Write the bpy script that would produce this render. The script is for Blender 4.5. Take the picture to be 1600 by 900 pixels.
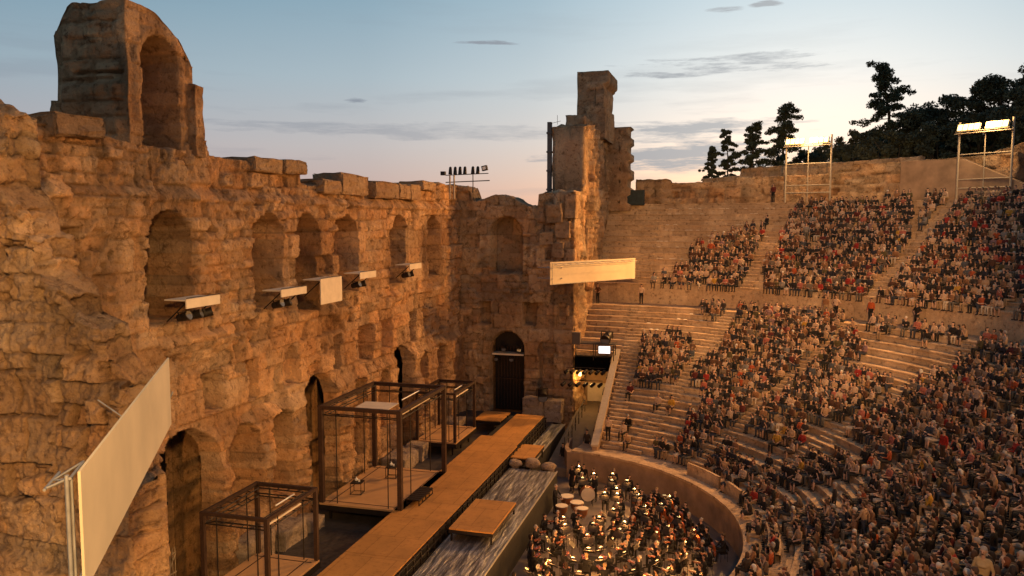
import bpy, bmesh, math, random
import numpy as np
from mathutils import Vector, Matrix
R=math.radians
random.seed(7); RS=np.random.RandomState(7)
for o in list(bpy.data.objects): bpy.data.objects.remove(o,do_unlink=True)
S=bpy.context.scene; COL=S.collection
# ------------------------------------------------------------------ camera
F_PX=1250.; CAMZ=17.0
PITCH=-math.atan(105/F_PX); YAW=math.atan(346/math.hypot(F_PX,105))
cam=bpy.data.cameras.new('camera'); camo=bpy.data.objects.new('camera',cam); COL.objects.link(camo)
cam.sensor_width=36; cam.lens=36*F_PX/1600; cam.clip_end=6000; cam.clip_start=.1
camo.location=(0,0,CAMZ); camo.rotation_euler=(math.pi/2+PITCH,0,YAW); S.camera=camo
FW=np.array([-math.sin(YAW)*math.cos(PITCH),math.cos(YAW)*math.cos(PITCH),math.sin(PITCH)])
RT=np.array([math.cos(YAW),math.sin(YAW),0.]); UP=np.cross(RT,FW)
def proj(p):   # only used to decide which seats are in view
    v=np.array(p,float)-np.array([0,0,CAMZ]); d=v@FW
    return 800+F_PX*(v@RT)/d, 450-F_PX*(v@UP)/d, d
# ------------------------------------------------------------------ world
SUN_AZ=math.atan(470/F_PX)-YAW      # to the right of +Y
world=bpy.data.worlds.new('World'); S.world=world; world.use_nodes=True
def build_world():
    nt=world.node_tree; N=nt.nodes; L=nt.links; N.clear()
    out=N.new('ShaderNodeOutputWorld'); bg=N.new('ShaderNodeBackground'); L.new(bg.outputs[0],out.inputs[0])
    sky=N.new('ShaderNodeTexSky'); sky.sky_type='NISHITA'; sky.sun_disc=False
    sky.sun_elevation=R(2.0); sky.sun_rotation=SUN_AZ; sky.dust_density=1.0; sky.ozone_density=2.0
    tc=N.new('ShaderNodeTexCoord'); sep=N.new('ShaderNodeSeparateXYZ'); L.new(tc.outputs['Generated'],sep.inputs[0])
    def M(op,a,b=None,c=None,clamp=False):
        n=N.new('ShaderNodeMath'); n.operation=op; n.use_clamp=clamp
        for i,v in enumerate((a,b,c)):
            if v is None: continue
            if hasattr(v,'is_linked') or hasattr(v,'links'): L.new(v,n.inputs[i])
            else: n.inputs[i].default_value=v
        return n.outputs[0]
    def ramp(fac,stops):
        r=N.new('ShaderNodeValToRGB'); L.new(fac,r.inputs[0]); e=r.color_ramp.elements
        while len(e)<len(stops): e.new(0.5)
        for k,(p,c) in enumerate(stops): e[k].position=p; e[k].color=(*c,1)
        return r.outputs[0]
    def mix(f,a,b,mode='MIX'):
        n=N.new('ShaderNodeMix'); n.data_type='RGBA'; n.blend_type=mode; n.clamp_factor=True
        if hasattr(f,'links'): L.new(f,n.inputs[0])
        else: n.inputs[0].default_value=f
        for s,v in ((6,a),(7,b)):
            if hasattr(v,'links'): L.new(v,n.inputs[s])
            else: n.inputs[s].default_value=(*v,1)
        return n.outputs[2]
    z=M('MAXIMUM',sep.outputs[2],0.0)
    sx,sy=math.sin(SUN_AZ),math.cos(SUN_AZ)
    dot=M('ADD',M('MULTIPLY',sep.outputs[0],sx),M('MULTIPLY',sep.outputs[1],sy))
    dot=M('DIVIDE',dot,M('SQRT',M('ADD',M('MULTIPLY',sep.outputs[0],sep.outputs[0]),M('ADD',M('MULTIPLY',sep.outputs[1],sep.outputs[1]),1e-5))))
    side=M('MULTIPLY_ADD',dot,.5,.5)       # 1 towards the set sun
    # dusk sky: away from the sun / towards the sun
    away=ramp(z,[(0.0,(.34,.27,.33)),(.045,(.42,.33,.37)),(.09,(.42,.39,.43)),(.17,(.31,.40,.47)),(.28,(.16,.30,.40)),(.6,(.06,.14,.23))])
    toward=ramp(z,[(0.0,(.95,.52,.30)),(.05,(.86,.69,.58)),(.10,(.82,.82,.80)),(.17,(.71,.81,.85)),(.28,(.50,.67,.76)),(.6,(.18,.30,.42))])
    f=ramp(side,[(0.80,(0,0,0)),(.93,(.16,)*3),(.972,(.42,)*3),(.99,(.74,)*3),(1.0,(1,)*3)])
    col=mix(f,away,toward)
    nsk=mix(1.0,sky.outputs[0],(.5,.5,.5),'MULTIPLY')
    col=mix(.07,col,nsk)
    # thin streaky clouds
    pz=M('DIVIDE',1.0,M('ADD',z,.12))
    cmb=N.new('ShaderNodeCombineXYZ'); L.new(M('MULTIPLY',sep.outputs[0],1.0),cmb.inputs[0]); L.new(sep.outputs[1],cmb.inputs[1]); L.new(M('MULTIPLY',z,9.0),cmb.inputs[2])
    ns=N.new('ShaderNodeTexNoise'); ns.inputs['Scale'].default_value=3.2; ns.inputs['Detail'].default_value=7; ns.inputs['Roughness'].default_value=.6
    mp=N.new('ShaderNodeMapping'); L.new(cmb.outputs[0],mp.inputs[0]); mp.inputs['Location'].default_value=(CLX,CLY,CLZ); L.new(mp.outputs[0],ns.inputs['Vector'])
    ns2=N.new('ShaderNodeTexNoise'); ns2.inputs['Scale'].default_value=11; ns2.inputs['Detail'].default_value=8; ns2.inputs['Roughness'].default_value=.68; L.new(mp.outputs[0],ns2.inputs['Vector'])
    cl=ramp(ns.outputs[0],[(.54,(0,0,0)),(.66,(1,1,1))])
    band=ramp(z,[(0.0,(.5,)*3),(.07,(1,)*3),(.13,(.9,)*3),(.2,(.35,)*3),(.3,(.25,)*3),(.4,(0,)*3)])
    cf=M('MULTIPLY',M('MULTIPLY',cl,band),.3)
    # the grey-blue bank above the western horizon
    def blob(az_px,z0,wz,wa,amp):
        a=math.atan((az_px-800)/F_PX)-YAW
        d=M('ADD',M('MULTIPLY',sep.outputs[0],math.cos(a)),M('MULTIPLY',sep.outputs[1],-math.sin(a)))
        front=M('GREATER_THAN',M('ADD',M('MULTIPLY',sep.outputs[0],math.sin(a)),M('MULTIPLY',sep.outputs[1],math.cos(a))),0)
        wob=M('MULTIPLY',M('SUBTRACT',ns.outputs[0],.5),.045)
        e=M('ADD',M('POWER',M('DIVIDE',M('ADD',M('SUBTRACT',z,z0),wob),wz),2.0),M('POWER',M('DIVIDE',d,wa),2.0))
        e=M('ADD',e,M('MULTIPLY',M('SUBTRACT',ns2.outputs[0],.47),5.0))
        g=M('MULTIPLY',M('MULTIPLY',M('SUBTRACT',1.0,e,clamp=True),amp),front)
        return g
    tot=cf
    for b in [(1040,.078,.016,.18,.9),(1080,.108,.014,.16,.8),(1120,.182,.009,.12,1.0),(640.0, 0.108, 0.0112, 0.338, 0.41),(1215,.190,.007,.07,.9),(770.0, 0.209, 0.0042, 0.0455, 0.98),
              (1185.0, 0.24, 0.0056, 0.0208, 1.12),(1128.0, 0.238, 0.0056, 0.026, 0.9),(1360.0, 0.255, 0.0049, 0.0182, 0.83),(560.0, 0.145, 0.0035, 0.0156, 0.75)]:
        tot=M('MAXIMUM',tot,blob(*b))
    tot=M('MINIMUM',tot,.85)
    ccol=mix(f,(.20,.23,.29),(.42,.44,.46))
    col=mix(tot,col,ccol)
    # ground half of the sky stays dark
    low=M('LESS_THAN',sep.outputs[2],-0.02)
    col=mix(low,col,(.06,.05,.05))
    L.new(col,bg.inputs['Color']); bg.inputs['Strength'].default_value=1.0
CLX,CLY,CLZ=3.1,1.7,0.4
build_world()
# the last of the sun, below the trees: weak and warm
sl=bpy.data.lights.new('sun','SUN'); sl.energy=.12; sl.angle=R(8); sl.color=(1,.62,.36)
so=bpy.data.objects.new('sun',sl); COL.objects.link(so)
d=Vector((math.sin(SUN_AZ)*math.cos(R(3)),math.cos(SUN_AZ)*math.cos(R(3)),math.sin(R(3))))
so.rotation_euler=d.to_track_quat('Z','Y').to_euler()
S.view_settings.view_transform='Standard'; S.view_settings.look='None'; S.view_settings.exposure=0.0; S.view_settings.gamma=1
S.render.engine='CYCLES'
try:
    S.cycles.max_bounces=5; S.cycles.diffuse_bounces=2; S.cycles.glossy_bounces=2; S.cycles.transparent_max_bounces=6
    S.cycles.use_light_tree=True; S.cycles.sample_clamp_indirect=4
except Exception: pass
# ------------------------------------------------------------------ helpers
def tag(o,label=None,cat=None,group=None,kind=None):
    if label: o['label']=label
    if cat: o['category']=cat
    if group: o['group']=group
    if kind: o['kind']=kind
    return o
def empty(name,loc=(0,0,0),rz=0,label=None,cat=None,group=None):
    o=bpy.data.objects.new(name,None); COL.objects.link(o); o.location=loc; o.rotation_euler=(0,0,rz); o.empty_display_size=.3
    return tag(o,label,cat,group)
def link(name,me,parent=None,loc=None,rz=None):
    o=bpy.data.objects.new(name,me); COL.objects.link(o)
    if parent: o.parent=parent
    if loc is not None: o.location=loc
    if rz is not None: o.rotation_euler=(0,0,rz)
    return o
def copy_tree(o,parent=None,group=None,label=None):
    c=o.copy(); COL.objects.link(c); c.parent=parent
    if label: c['label']=label
    if group: c['group']=group
    for ch in o.children: copy_tree(ch,c)
    return c
def rot_z(v,a):
    c,s=math.cos(a),math.sin(a); return (v[0]*c-v[1]*s,v[0]*s+v[1]*c,v[2])
class MB:
    def __init__(s): s.v=[]; s.f=[]; s.m=[]; s.sm=[]
    def add(s,vs,fs,m=0,smooth=False):
        b=len(s.v); s.v+= [tuple(x) for x in vs]
        for f in fs: s.f.append(tuple(i+b for i in f)); s.m.append(m); s.sm.append(smooth)
        return s
    def box(s,c,d,rz=0,m=0,rx=0,ry=0):
        x,y,z=[a/2 for a in d]; mt=Matrix.Translation(c)@Matrix.Rotation(rz,4,'Z')@Matrix.Rotation(rx,4,'X')@Matrix.Rotation(ry,4,'Y')
        vs=[mt@Vector(p) for p in [(-x,-y,-z),(x,-y,-z),(x,y,-z),(-x,y,-z),(-x,-y,z),(x,-y,z),(x,y,z),(-x,y,z)]]
        return s.add(vs,[(0,3,2,1),(4,5,6,7),(0,1,5,4),(1,2,6,5),(2,3,7,6),(3,0,4,7)],m)
    def bb(s,x0,x1,y0,y1,z0,z1,m=0): return s.box(((x0+x1)/2,(y0+y1)/2,(z0+z1)/2),(abs(x1-x0),abs(y1-y0),abs(z1-z0)),m=m)
    def tube(s,p0,p1,r0,r1=None,n=8,m=0,caps=True,smooth=True):
        r1=r0 if r1 is None else r1; p0=Vector(p0);p1=Vector(p1); a=(p1-p0)
        if a.length<1e-6: return s
        a.normalize(); u=a.orthogonal().normalized(); w=a.cross(u)
        vs=[];fs=[]
        for p,r in ((p0,r0),(p1,r1)):
            for k in range(n):
                t=2*math.pi*k/n; vs.append(p+u*(r*math.cos(t))+w*(r*math.sin(t)))
        for k in range(n): fs.append((k,(k+1)%n,n+(k+1)%n,n+k))
        s.add(vs,fs,m,smooth)
        if caps: s.add(vs,[tuple(range(n-1,-1,-1)),tuple(range(n,2*n))],m,False)
        return s
    def path(s,pts,r,n=6,m=0):
        for a,b in zip(pts[:-1],pts[1:]): s.tube(a,b,r,r,n,m)
        return s
    def sph(s,c,r,nu=10,nv=6,m=0,rough=0,smooth=True):
        r=(r,)*3 if not hasattr(r,'__len__') else r
        vs=[(c[0],c[1],c[2]-r[2])];
        for j in range(1,nv):
            ph=-math.pi/2+math.pi*j/nv
            for i in range(nu):
                t=2*math.pi*i/nu; q=1+rough*(random.random()-.5)
                vs.append((c[0]+q*r[0]*math.cos(ph)*math.cos(t),c[1]+q*r[1]*math.cos(ph)*math.sin(t),c[2]+q*r[2]*math.sin(ph)))
        vs.append((c[0],c[1],c[2]+r[2])); fs=[]; n=len(vs)-1
        for i in range(nu):
            fs.append((0,1+(i+1)%nu,1+i)); fs.append((n,n-nu+i,n-nu+(i+1)%nu))
            for j in range(nv-2):
                a=1+j*nu; fs.append((a+i,a+(i+1)%nu,a+nu+(i+1)%nu,a+nu+i))
        return s.add(vs,fs,m,smooth)
    def prism(s,poly,z0,z1,m=0):
        n=len(poly); vs=[(x,y,z0) for x,y in poly]+[(x,y,z1) for x,y in poly]
        return s.add(vs,[tuple(range(n-1,-1,-1)),tuple(range(n,2*n))]+[(k,(k+1)%n,n+(k+1)%n,n+k) for k in range(n)],m)
    def mesh(s,name,mats):
        me=bpy.data.meshes.new(name); me.from_pydata(s.v,[],s.f)
        for m in (mats if isinstance(mats,(list,tuple)) else [mats]): me.materials.append(m)
        me.polygons.foreach_set('material_index',s.m); me.polygons.foreach_set('use_smooth',s.sm); me.update(); return me
    def build(s,name,mats,parent=None,loc=None,rz=None): return link(name,s.mesh(name,mats),parent,loc,rz)
def np_mesh(name,V,Fq,mats,col=None,smooth=True,mi=None):
    V=np.asarray(V,np.float32); Fq=np.asarray(Fq,np.int32); k=Fq.shape[1]
    me=bpy.data.meshes.new(name); me.vertices.add(len(V)); me.vertices.foreach_set('co',V.ravel())
    me.loops.add(Fq.size); me.loops.foreach_set('vertex_index',Fq.ravel())
    me.polygons.add(len(Fq)); me.polygons.foreach_set('loop_start',np.arange(0,Fq.size,k,dtype=np.int32))
    me.polygons.foreach_set('loop_total',np.full(len(Fq),k,np.int32))
    for m in (mats if isinstance(mats,(list,tuple)) else [mats]): me.materials.append(m)
    if mi is not None: me.polygons.foreach_set('material_index',np.asarray(mi,np.int32))
    me.polygons.foreach_set('use_smooth',np.full(len(Fq),smooth,bool))
    if col is not None:
        a=me.color_attributes.new('Col','FLOAT_COLOR','POINT'); c=np.ones((len(V),4),np.float32); c[:,:3]=col; a.data.foreach_set('color',c.ravel())
    me.update(calc_edges=True); me.validate(); return me
# value noise on numpy arrays
_T=RS.rand(64,64,64).astype(np.float32)
def vnoise(x,y,z=0):
    x,y,z=np.broadcast_arrays(np.asarray(x,float),np.asarray(y,float),np.asarray(z,float))
    xi,yi,zi=np.floor(x).astype(int),np.floor(y).astype(int),np.floor(z).astype(int)
    fx,fy,fz=x-xi,y-yi,z-zi; fx,fy,fz=[t*t*(3-2*t) for t in (fx,fy,fz)]
    g=lambda a,b,c:_T[(xi+a)&63,(yi+b)&63,(zi+c)&63]
    l=lambda a,b,t:a+(b-a)*t
    return l(l(l(g(0,0,0),g(1,0,0),fx),l(g(0,1,0),g(1,1,0),fx),fy),l(l(g(0,0,1),g(1,0,1),fx),l(g(0,1,1),g(1,1,1),fx),fy),fz)
def fbm(x,y,z=0,o=4):
    s=0;a=.5
    for k in range(o): s=s+a*(vnoise(x*2**k+k*13.1,y*2**k+k*7.7,z*2**k if not np.isscalar(z) else z+k*5)-.5); a*=.5
    return s*2
# ------------------------------------------------------------------ materials
def nodes(name):
    m=bpy.data.materials.new(name); m.use_nodes=True; nt=m.node_tree; b=nt.nodes['Principled BSDF']; return m,nt,b
def ramp_n(nt,src,stops):
    r=nt.nodes.new('ShaderNodeValToRGB'); nt.links.new(src,r.inputs[0]); e=r.color_ramp.elements
    while len(e)<len(stops): e.new(.5)
    for k,(p,c) in enumerate(stops): e[k].position=p; e[k].color=(*c,1)
    return r.outputs[0]
def mix_n(nt,f,a,b,mode='MIX'):
    n=nt.nodes.new('ShaderNodeMix'); n.data_type='RGBA'; n.blend_type=mode
    for s,v in ((0,f),(6,a),(7,b)):
        if hasattr(v,'links'): nt.links.new(v,n.inputs[s])
        elif s==0: n.inputs[0].default_value=v
        else: n.inputs[s].default_value=(*v,1)
    return n.outputs[2]
def noise_n(nt,scale,detail=4,rough=.55,vec=None,typ='ShaderNodeTexNoise'):
    n=nt.nodes.new(typ); n.inputs['Scale'].default_value=scale
    if 'Detail' in n.inputs: n.inputs['Detail'].default_value=detail
    if 'Roughness' in n.inputs: n.inputs['Roughness'].default_value=rough
    if vec is None:
        g=nt.nodes.new('ShaderNodeNewGeometry'); vec=g.outputs['Position']
    nt.links.new(vec,n.inputs['Vector']); return n
def bump_n(nt,b,h,strength=.5,dist=.05,prev=None):
    n=nt.nodes.new('ShaderNodeBump'); n.inputs['Strength'].default_value=strength; n.inputs['Distance'].default_value=dist
    nt.links.new(h,n.inputs['Height'])
    if prev is not None: nt.links.new(prev,n.inputs['Normal'])
    nt.links.new(n.outputs[0],b.inputs['Normal']); return n.outputs[0]
def simple(name,c,rough=.7,metal=0,var=.15,scale=3.,bump=0,spec=.3):
    m,nt,b=nodes(name); b.inputs['Roughness'].default_value=rough; b.inputs['Metallic'].default_value=metal
    b.inputs['Specular IOR Level'].default_value=spec
    n=noise_n(nt,scale,4)
    nt.links.new(ramp_n(nt,n.outputs[0],[(.3,tuple(x*(1-var) for x in c)),(.7,tuple(min(1,x*(1+var)) for x in c))]),b.inputs['Base Color'])
    if bump: bump_n(nt,b,n.outputs[0],bump,.02)
    return m
def stone(name,c0,c1,cd,vcol=True,scale=1.,bumps=1.,crack=.5):
    m,nt,b=nodes(name); b.inputs['Roughness'].default_value=.93; b.inputs['Specular IOR Level'].default_value=.12
    n1=noise_n(nt,.35*scale,5,.6); n2=noise_n(nt,2.6*scale,6,.65); n3=noise_n(nt,11*scale,5,.7)
    v=noise_n(nt,5.5*scale,typ='ShaderNodeTexVoronoi')
    base=ramp_n(nt,n1.outputs[0],[(.36,c0),(.62,c1)])
    spots=ramp_n(nt,n2.outputs[0],[(.32,(0.34,.30,.28)),(.45,(.95,.95,.95)),(.58,(1.0,1,1)),(.68,(1.4,1.34,1.22))])
    base=mix_n(nt,.85,base,spots,'MULTIPLY')
    pits=ramp_n(nt,n3.outputs[0],[(.30,cd),(.44,(1,1,1))]); base=mix_n(nt,.6,base,pits,'MULTIPLY')
    dm=nt.nodes.new('ShaderNodeVectorMath'); dm.operation='MULTIPLY_ADD'; nd=noise_n(nt,1.7*scale,4,.6); nt.links.new(nd.outputs['Color'],dm.inputs[0]); dm.inputs[1].default_value=(.9,.9,.9); gg=nt.nodes.new('ShaderNodeNewGeometry'); nt.links.new(gg.outputs['Position'],dm.inputs[2])
    cr=noise_n(nt,1.05*scale,vec=dm.outputs[0],typ='ShaderNodeTexVoronoi'); cr.feature='DISTANCE_TO_EDGE'
    cl=ramp_n(nt,cr.outputs['Distance'],[(.0,(0,0,0)),(.035,(1,1,1))]); nm_=ramp_n(nt,n1.outputs[0],[(.50,(0,0,0)),(.58,(1,1,1))])
    dk=mix_n(nt,1.0,(.42,.36,.33),cl,'LIGHTEN'); dk=mix_n(nt,nm_,(1,1,1),dk)
    base=mix_n(nt,crack,base,dk,'MULTIPLY')
    if vcol:
        a=nt.nodes.new('ShaderNodeAttribute'); a.attribute_name='Col'; base=mix_n(nt,1.0,base,a.outputs['Color'],'MULTIPLY')
    nt.links.new(base,b.inputs['Base Color'])
    n4=noise_n(nt,28*scale,4,.7)
    p=bump_n(nt,b,n2.outputs[0],.9*bumps,.2); p=bump_n(nt,b,n3.outputs[0],1.0*bumps,.12,p); p=bump_n(nt,b,n4.outputs[0],.8*bumps,.03,p); p=bump_n(nt,b,dk,.6*bumps*crack,.10,p); bump_n(nt,b,v.outputs['Distance'],.4*bumps,.05,p)
    return m
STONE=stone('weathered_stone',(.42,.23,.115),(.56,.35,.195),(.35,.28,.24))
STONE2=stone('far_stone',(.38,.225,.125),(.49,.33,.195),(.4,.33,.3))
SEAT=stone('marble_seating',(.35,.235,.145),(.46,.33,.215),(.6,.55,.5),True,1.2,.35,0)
PODIUM=simple('podium_plaster',(.28,.18,.11),.85,0,.25,1.1,.2)
ORCH=simple('orchestra_paving',(.105,.09,.085),.55,0,.2,1.2,.1)
GROUND=simple('dry_ground',(.10,.075,.045),.95,0,.35,.4,.5)
DECK=simple('dark_stage_floor',(.055,.045,.04),.6,0,.3,2.5,.3)
BLACK=simple('black_cloth',(.014,.012,.011),.85,0,.3,3,.3)
BLKM=simple('black_painted_steel',(.022,.016,.013),.5,.3,.2,6)
BROWNM=simple('dark_brown_frame',(.045,.024,.016),.55,.2,.25,6)
PLY=simple('orange_plywood',(.43,.20,.05),.72,0,.10,.9,.08)
def ply(name,c):
    m=simple(name,c,.72,0,.16,.8,.08); nt=m.node_tree; b=nt.nodes['Principled BSDF']; src=b.inputs['Base Color'].links[0].from_socket
    g_=nt.nodes.new('ShaderNodeNewGeometry'); br=nt.nodes.new('ShaderNodeTexBrick'); nt.links.new(g_.outputs['Position'],br.inputs['Vector']); br.inputs['Scale'].default_value=1; br.inputs['Brick Width'].default_value=1.22; br.inputs['Row Height'].default_value=2.44; br.inputs['Mortar Size'].default_value=.012; br.inputs['Color1'].default_value=(1,1,1,1); br.inputs['Color2'].default_value=(.86,.86,.86,1); br.inputs['Mortar'].default_value=(.35,.3,.28,1)
    x_=mix_n(nt,.8,src,br.outputs['Color'],'MULTIPLY'); n=noise_n(nt,3.5,8,.75); x_=mix_n(nt,.6,x_,ramp_n(nt,n.outputs[0],[(.38,(.62,.6,.58)),(.48,(1,1,1)),(.66,(1,1,1)),(.72,(1.3,1.3,1.3))]),'MULTIPLY'); nt.links.new(x_,b.inputs['Base Color']); return m
PLY=ply('orange_plywood_boards',(.43,.20,.05))
PLYP=simple('pale_plywood',(.45,.25,.11),.7,0,.10,1.2,.08)
PANEL=simple('cream_panel',(.66,.53,.34),.8,0,.09,.7,.1)
GREYM=simple('galvanised_steel',(.36,.33,.30),.5,.4,.2,5)
PALEM=simple('pale_painted_steel',(.36,.29,.21),.6,.1,.12,5)
GATE=simple('gate_iron',(.36,.27,.17),.6,.2,.2,5)
SHELF=simple('pale_shelf',(.60,.50,.38),.7,0,.1,2)
ROCK=stone('boulder_stone',(.40,.30,.22),(.5,.38,.28),(.5,.45,.4),False,1.5,1)
def emis(name,c,s):
    m,nt,b=nodes(name); b.inputs['Base Color'].default_value=(*c,1); b.inputs['Emission Color'].default_value=(*c,1); b.inputs['Emission Strength'].default_value=s; return m
FLOOD=emis('flood_glass',(1,.68,.22),4.2); SCREEN=emis('screen_glow',(.95,.97,1),1.6); STANDL=emis('stand_lamp_glow',(1,.70,.30),5)
PARL=emis('doorway_lamp_glow',(1,.66,.2),9)
PAPER=simple('paper',(.80,.76,.68),.8,0,.04,8)
def foil_mat():
    m,nt,b=nodes('crumpled_foil'); b.inputs['Roughness'].default_value=.34; b.inputs['Metallic'].default_value=.25; b.inputs['Specular IOR Level'].default_value=.7
    g=nt.nodes.new('ShaderNodeNewGeometry'); mp=nt.nodes.new('ShaderNodeMapping'); nt.links.new(g.outputs['Position'],mp.inputs[0]); mp.inputs['Scale'].default_value=(3.2,.35,1); mp.inputs['Rotation'].default_value=(0,0,R(8))
    n=noise_n(nt,1.6,7,.62,mp.outputs[0]); n2=noise_n(nt,9,4)
    nt.links.new(ramp_n(nt,n.outputs[0],[(.36,(.07,.062,.055)),(.50,(.17,.155,.14)),(.56,(.28,.26,.24)),(.61,(.40,.375,.34)),(.66,(.25,.23,.21)),(.76,(.40,.38,.35))]),b.inputs['Base Color'])  # pale bands paint the sheeting's white highlights into the base colour
    p=bump_n(nt,b,n.outputs[0],.9,.12); bump_n(nt,b,n2.outputs[0],.4,.03,p); return m
FOIL=foil_mat()
def leaf_mat(name,c):
    m,nt,b=nodes(name); b.inputs['Roughness'].default_value=.8; n=noise_n(nt,1.1,3)
    nt.links.new(ramp_n(nt,n.outputs[0],[(.35,tuple(x*.55 for x in c)),(.65,tuple(x*1.3 for x in c))]),b.inputs['Base Color']); return m
LEAF=leaf_mat('dark_conifer_needles',(.035,.045,.02)); LEAF2=leaf_mat('dark_evergreen_leaves',(.045,.05,.025)); BARK=simple('bark',(.06,.045,.03),.9,0,.3,5,.5)
# ------------------------------------------------------------------ ground, hill
O=np.array([-12.4,39.5])         # centre of the orchestra
def pol(r,th): t=R(th); return O[0]+r*math.sin(t),O[1]+r*math.cos(t)
g=MB(); g.bb(-1500,1500,-1500,2500,-3,-2.0); tag(g.build('ground',GROUND),kind='structure')
def hill():
    n=90; xs=np.linspace(-20,190,n); ys=np.linspace(20,260,n); X,Y=np.meshgrid(xs,ys,indexing='ij')
    rr=np.hypot(X-O[0],Y-O[1]); th=np.degrees(np.arctan2(X-O[0],Y-O[1]))
    up=np.clip((th-10)/45,0,1); z=-2+np.clip((rr-45.5)/1.5,0,1)*20.3+np.clip((rr-47)/50,0,1)*(up*13-6)*1.0+fbm(X*.06,Y*.06)*1.2
    z=np.where(X<-9,-2,z)
    V=np.c_[X.ravel(),Y.ravel(),z.ravel()]; i=np.arange(n*n).reshape(n,n); Fq=np.stack([i[:-1,:-1],i[1:,:-1],i[1:,1:],i[:-1,1:]],-1).reshape(-1,4)
    o=link('hillside',np_mesh('hillside',V,Fq,GROUND)); tag(o,kind='structure')
hill()
of=MB(); P=[(-10.25,18)]+[(-10.25,60)]+[pol(13.5,a) for a in range(10,180,5)]
of.prism([(-13.6,18),(-13.6,70),(6,70),(6,18)],-1.2,-.5); tag(of.build('orchestra_floor',ORCH),kind='structure')
# ------------------------------------------------------------------ ruined masonry walls as real relief
def courses(u,z,seed,h0=.62,l0=1.35):
    """per-block id noise, distance to joint"""
    rng=np.random.RandomState(seed); zs=[-3.]; 
    while zs[-1]<40: zs.append(zs[-1]+h0*(.75+.55*rng.rand()))
    zs=np.array(zs); zz=z+.13*fbm(u*.45,z*.4,seed); ci=np.clip(np.searchsorted(zs,zz)-1,0,len(zs)-2)
    dz=np.minimum(zz-zs[ci],zs[ci+1]-zz)
    ln=l0*(.7+.7*_T[ci&63,seed&63,3]); uu=u/ln+_T[ci&63,seed&63,9]*7+.12*fbm(u*.8,z*.8,seed+3)
    bi=np.floor(uu).astype(int); fu=uu-bi; du=np.minimum(fu,1-fu)*ln
    h=_T[ci&63,bi&63,seed&63]; h2=_T[(ci+17)&63,(bi+5)&63,seed&63]
    return h,h2,np.minimum(dz,du)
def relief_wall(name,origin,udir,ndir,u0,u1,z0,crest,du,dz,thick,niches=(),bulge=None,seed=1,mat=None,parent=None,rough=1.,blk=1.,colf=None,umap=None,bs=1.):
    """origin + u*udir + n*ndir ; front face displaced along ndir. crest = polyline [(u,z)]"""
    if umap is None: us=np.arange(u0,u1+du*.5,du)
    else: us=umap
    cu=np.array([c[0] for c in crest]); cz=np.array([c[1] for c in crest])
    ztop=np.interp(us,cu,cz)+.10*fbm(us*1.3,0*us,seed)*rough+.05*(vnoise(us*5,us*0+seed)-.5)
    nz=int((cz.max()-z0)/dz); k=np.linspace(0,1,nz+1)
    U=np.repeat(us[:,None],nz+1,1)
    Z=z0+(cz.max()-z0)*k[None,:]*np.ones_like(U)
    Z=np.minimum(Z,ztop[:,None])
    h,h2,dj=courses(U,Z,seed,.68*bs,1.35*bs); hb,hb2,djb=courses(U+1.7,Z+.3,seed+2,1.15*bs,1.6*bs); hc,hc2,djc=courses(U*1.0,Z,seed+5,.46*bs,.8*bs)
    mk=vnoise(U*.28+3,Z*.33,seed+60)+.35*(vnoise(U*.9,Z*.9,seed+61)-.5); m1=mk>.60; m2=mk<.36
    h=np.where(m1,hb,np.where(m2,hc,h)); h2=np.where(m1,hb2,np.where(m2,hc2,h2)); dj=np.where(m1,djb,np.where(m2,djc,dj))
    er=fbm(U*.35,Z*.35,seed+.5,4); er2=fbm(U*1.6,Z*1.3,seed+2.5,4)
    joint=np.clip(1.25-dj/.045,0,1)
    D=blk*(.20*(h-.5)+.04*(h2-.5))-blk*.15*joint*np.clip(.75+er*1.4,0.15,1.3)+rough*(.23*er+.13*er2)
    lost=np.clip((_T[0,0,0]*0+h2-.90)/.02,0,1)*blk; D-=lost*.22
    pit=np.clip((vnoise(U*3.2,Z*2.6,seed+9)-.74)/.1,0,1)*np.clip((vnoise(U*.5,Z*.5,seed+4)-.4)*3,0,1); D-=pit*.20*rough
    D+=rough*(.09*(vnoise(U*8,Z*8,seed)-.5)+.10*np.abs(fbm(U*3.1,Z*2.3,seed+6,3)))
    if bulge is not None: D+=bulge(U,Z)
    wob=.07*fbm(U*1.1,Z*1.1,seed+7); 
    hole=np.zeros(U.shape,bool)
    for (a,b,zb,zt,dep,arch) in niches:
        w=(b-a)/2; c=(a+b)/2; wu=U+wob*1.3; wz=Z+wob
        if arch:
            zs_=zt-w*arch
            ins=np.where(wz>zs_, w-np.sqrt((wu-c)**2+((wz-zs_)/arch)**2), np.minimum(w-np.abs(wu-c), 9))
            ins=np.minimum(ins,wz-zb)
        else: ins=np.minimum(np.minimum(w-np.abs(wu-c),wz-zb),zt-wz)
        t=np.clip(ins/.07,0,1)
        if dep>3.9: hole|=(t>=1); dep=.55
        D=D*(1-t)+t*(-dep+.35*D*0+.10*er2+.05*(h-.5)*blk)
    col=np.ones(U.shape+(3,)); t=.74+.50*h-.30*joint*np.clip(.6+er,0,1); col*=t[...,None]
    warm=(h2-.5)*.16+er*.10; col[...,0]*=1+warm; col[...,2]*=1-warm*1.2
    st=np.clip((vnoise(U*.9,Z*.28,seed+31)-.60)/.2,0,1)*.30; col*=(1-st)[...,None]     # dark run-off stains
    gry=np.clip((vnoise(U*.45,Z*.45,seed+41)-.55)/.2,0,1)[...,None]; g_=col.mean(-1,keepdims=True); col=col*(1-.35*gry)+g_*.92*.35*gry
    if colf is not None: col*=colf(U,Z)[...,None]
    Or=np.array(origin,float); ud=np.array(udir,float); nd=np.array(ndir,float)
    P=Or+U[...,None]*ud+D[...,None]*nd; P[...,2]+=Z
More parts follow.
